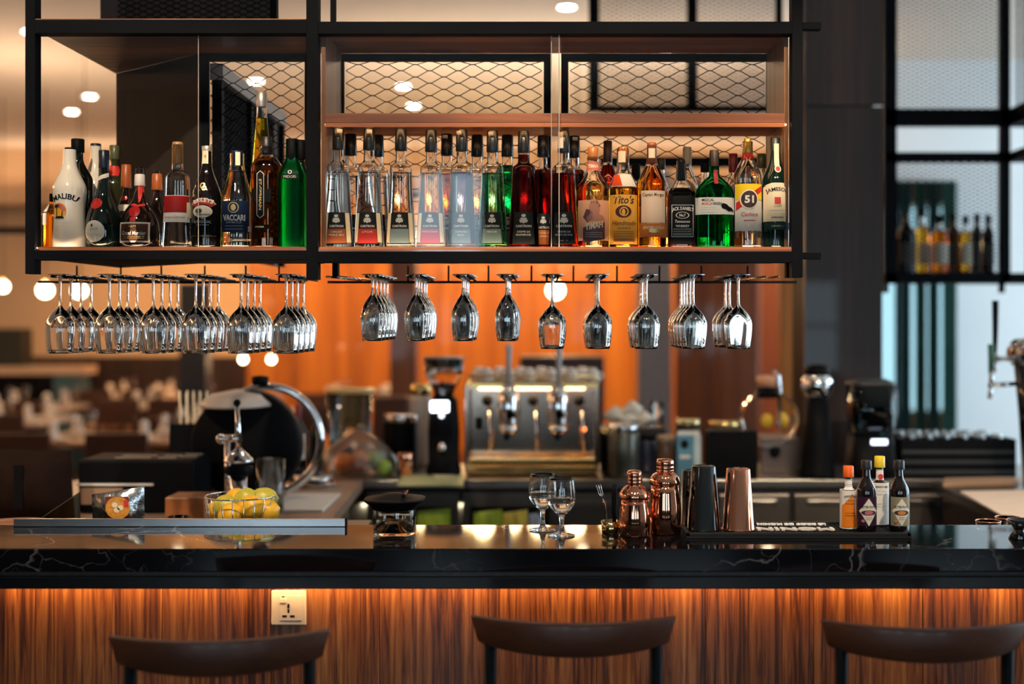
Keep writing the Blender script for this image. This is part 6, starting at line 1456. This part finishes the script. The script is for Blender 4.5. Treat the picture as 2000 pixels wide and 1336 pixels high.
for k, (px, y0, y1, mt_) in enumerate(((1944, 587, 692, m_black), (1931, 672, 728, pbr('green_handle', (.02, .10, .07), .4)))):
    MB().tube([(X(px - 1, YT), YT - .03 * k, zT(y1)), (X(px, YT), YT - .03 * k, zT((y0 + y1) / 2)), (X(px, YT), YT - .03 * k, zT(y0))], .011, 12, radii=[.009, .012, .014]).build('tap_handle', mt_, bt)
    py = (702, 752)[k]
    MB().tube([(X(px, YT), YT - .03 * k, zT(y1 - 4)), (X(px + 1, YT), YT - .03 * k, zT(py))], .010, 12).build('tap_valve', m_chrome, bt)
    MB().tube([(X(px - 4, YT), YT - .03 * k, zT(py)), (X(1990, YT), YT, zT(py - 3))], .010, 12).build('tap_pipe', m_chrome, bt)
    MB().tube([(X(px, YT), YT - .03 * k, zT(py)), (X(px - 3, YT), YT - .03 * k, zT(py + 26))], .009, 12).build('tap_spout', m_chrome, bt)

# ================================================================ mesh shelf behind on the right
Yu = 6.75
us = thing('mesh_back_shelf', 'black steel back shelf with fine wire mesh and bottles', 'shelf', (X(1600, Yu), Yu, Z(540, Yu)))
def ub(px0, px1, py0, py1, nm, d=.05, mat=m_steel): return MB().box(X(px0, Yu), X(px1, Yu), Yu, Yu + d, Z(py1, Yu), Z(py0, Yu), .001).build(nm, mat, us)
for a, b_ in ((1150, 1171), (1343, 1362), (1517, 1529)): ub(a, b_, -180, 216, 'post')
for a, b_ in ((1728, 1752), (1956, 1974)): ub(a, b_, -180, 552, 'post')
ub(1171, 1529, 206, 217, 'beam'); ub(1729, 2080, 212, 246, 'beam'); ub(1729, 2080, 297, 316, 'beam'); ub(1729, 2080, 533, 552, 'shelf_front', .32)
ub(1171, 1529, 305, 326, 'beam')
for a, b_ in ((1728, 1736), (1956, 1963)): ub(a, b_, 552, 572, 'foot')
for x0, x1, y0, y1, zz0 in ((1171, 1343, -170, 206, 0), (1362, 1517, -170, 206, 0), (1752, 1956, -170, 212, 0), (1752, 1956, 316, 533, 0)):
    mesh_grid(MB(), (X(x0, Yu), Yu + .03, Z(y1, Yu)), (1, 0, 0), (0, 0, 1), X(x1, Yu) - X(x0, Yu), Z(y0, Yu) - Z(y1, Yu), .046, .022, .0022).build('wire_mesh', m_steel, us, kind='stuff')
xr_ = X(1974, Yu)
mesh_grid(MB(), (xr_ + .02, Yu - .30, Z(212, Yu)), (0, 1, 0), (0, 0, 1), .3, .9, .046, .022, .0022).build('wire_mesh', m_steel, us, kind='stuff')
for yy in (Yu - .32, ): MB().box(X(2010, yy), X(2030, yy), yy, yy + .05, Z(552, yy), H).build('post', m_steel, us)
MB().box(xr_ - .005, xr_ + .035, Yu - .30, Yu, Z(246, Yu), Z(212, Yu)).build('side_beam', m_steel, us); MB().box(xr_ - .005, xr_ + .035, Yu - .30, Yu, Z(316, Yu), Z(297, Yu)).build('side_beam', m_steel, us)
GU = 'bottles on the mesh back shelf'
zsh = Z(533, Yu)
for k, (px, top, w, body, lq, lb) in enumerate([(1770, 414, 40, dark('black_green', (.006, .008, .006)), None, 'dark bottle at the left end of the mesh back shelf'), (1802, 408, 28, m_clear, L_gold, 'pale gold bottle beside the dark one on the mesh back shelf'),
        (1835, 420, 34, m_clear, L_amber, 'amber bottle on the mesh back shelf, left of its pair'), (1862, 418, 32, dark('deep_amber', (.10, .028, .004)), None, 'brown bottle in the middle of the mesh back shelf'), (1886, 422, 26, m_clear, L_gold, 'slim gold bottle right of the brown one'),
        (1908, 418, 28, dark('black_green', (.006, .008, .006)), None, 'dark bottle right of the slim gold one'), (1930, 420, 26, dark('espresso', (.006, .0045, .005)), None, 'black bottle at the right end of the mesh back shelf')]):
    Yq_ = Yu + .10 + .10 * (k % 2); base = VY - (zsh - EYE) * F / Yq_
    b = Bottle('spirit_bottle', lb, px, top, w, P_std, body, Y=Yq_, base=base, liquid=lq, level=.72, grp=GU, z0=zsh, n=24); b.cap(top, top + 16, 12, 12, m_black); b.rect(px - w * .42, px + w * .42, 476, 516, m_ivory if lq else pbr('dull_label', (.10, .09, .08), .5))

# ================================================================ dining room
m_chairw = pbr('chair_brown', (.06, .02, .009), .4, coat=.2); m_seatp = pbr('tan_seat_pad', (.40, .20, .10), .6)
m_tlegs = m_black
def chair(loc, rz, lb):
    t = thing('dining_chair', lb, 'chair', loc, 'chairs in the dining room', rz)
    MB().box(-.21, .21, -.21, .21, .43, .47, .015).build('seat', m_seatp, t, local=True)
    MB().box(-.21, .21, .19, .22, .60, .86, .01).build('backrest', m_chairw, t, local=True)
    for sx_ in (-1, 1):
        MB().tube([(sx_ * .18, -.18, .43), (sx_ * .20, -.20, 0)], .017, 8).build('leg', m_chairw, t, local=True)
        MB().tube([(sx_ * .19, .20, .80), (sx_ * .19, .20, .43), (sx_ * .20, .23, 0)], .017, 8).build('leg', m_chairw, t, local=True)
    return t
tabs = [(275, 14.4, .95, 'pale table in front of the dark pillar'), (60, 12.6, .9, 'small table at the left edge below the globe lamps'), (25, 11.0, .8, 'nearest table at the left edge'), (215, 9.3, 1.15, 'wooden table behind the till'), (585, 12.0, 1.2, 'table with white settings behind the drum'),
        (700, 13.9, 1.0, 'far table near the brown pillar'), (430, 10.6, .9, 'wooden table behind the straws'), (330, 13.0, .9, 'table left of the straws, further back')]
proto = None; nap = None
m_nap = pbr('white_napkin', (.80, .70, .60), .8); m_tbl2 = pbr('pale_table_top', (.62, .48, .40), .3)
gmesh = MB().lathe(stem_up(.034, .09, .10, .036, .03, .004), 18).mesh('stemmed_glass'); gmesh.materials.append(m_crystal)
nm_ = MB().lathe([(.045, 0), (.05, .01), (.03, .07), (.036, .11), (.008, .13)], 14, p=1.6).mesh('folded_napkin'); nm_.materials.append(m_nap)
pm_ = MB().lathe([(1e-4, 0), (.08, 0), (.12, .012), (.118, .014), (.08, .004), (1e-4, .004)], 24).mesh('plate'); pm_.materials.append(pbr('porcelain', (.74, .66, .58)))
ci = 0
for ti, (px, Y, w, lb) in enumerate(tabs):
    x = X(px, Y); wood_top = 'wooden' in lb
    t = thing('dining_table', lb + ' in the blurred dining room', 'table', (x, Y, 0), 'dining tables')
    MB().box(x - w / 2, x + w / 2, Y - .4, Y + .4, .72, .755, .006).build('table_top', m_tabletop if wood_top else m_tbl2, t)
    MB().tube([(x, Y, .02), (x, Y, .72)], .045, 14).build('pedestal', m_tlegs, t); MB().box(x - .25, x + .25, Y - .25, Y + .25, 0, .02, .004).build('base', m_tlegs, t)
    for s, (dx, dy, rz) in enumerate([(-w * .28, -.62, PI), (w * .28, -.62, PI), (-w * .28, .62, 0), (w * .28, .62, 0)]):
        l2 = 'brown chair at the %s, %s side' % (lb.split(' in front')[0].split(' below')[0], ['near left', 'near right', 'far left', 'far right'][s])
        if s > 1: pass
        elif proto is None: proto = chair((x + dx, Y + dy, 0), rz, l2)
        else: copy_tree(proto, (x + dx, Y + dy, 0), l2, rz)
        for nm2, me2, ox, oy, cat, grp in (('folded_napkin', nm_, .0, dy * .38, 'napkin', 'napkins on the dining tables'), ('wine_glass', gmesh, .13, dy * .30, 'wine glass', 'glasses on the dining tables'), ('plate', pm_, 0, dy * .38, 'plate', 'plates on the dining tables')):
            o = bpy.data.objects.new(nm2, me2); C.objects.link(o); o.location = (x + dx + ox, Y + oy, .7555 + (.0145 if nm2 == 'folded_napkin' else 0))
            tag(o, '%s at the %s place of the %s' % (nm2.replace('_', ' '), ['near left', 'near right', 'far left', 'far right'][s], lb.split(' in front')[0].split(' below')[0]), cat, grp)
# service counter far left
Yv2 = 13.9
sc = thing('service_counter', 'far service counter with pale top and dark front at the left edge', 'counter', (X(60, Yv2), Yv2 + .2, 0))
MB().box(X(-60, Yv2), X(104, Yv2), Yv2, Yv2 + .4, 0, Z(732, Yv2)).build('front', m_black, sc); MB().box(X(104, Yv2), X(150, Yv2), Yv2, Yv2 + .4, 0, Z(732, Yv2)).build('end_panel', pbr('teal_panel', (.05, .12, .14), .5), sc); MB().box(X(-70, Yv2), X(162, Yv2), Yv2 - .03, Yv2 + .45, Z(732, Yv2), Z(716, Yv2), .005).build('top', pbr('peach_counter_top', (.62, .42, .28), .35), sc)
box_thing('dark_cabinet', 'dark cabinet on the far service counter', 'cabinet', -20, 42, 642, Yv2 + .1, .3, Z(716, Yv2), pbr('dark_green_cabinet', (.015, .018, .012), .5))
# dark sideboard and hanging coat-like screen behind the espresso machine
Yz = 9.2
box_thing('sideboard', 'dark wooden sideboard behind the espresso machine', 'sideboard', 1015, 1180, 697, Yz, .45, 0, pbr('espresso_wood', (.035, .014, .008), .4))
box_thing('banquette', 'dark brown banquette back left of the coffee grinder', 'bench', 660, 800, 775, 8.8, .2, 0, pbr('banquette_brown', (.09, .03, .015), .5), .02)
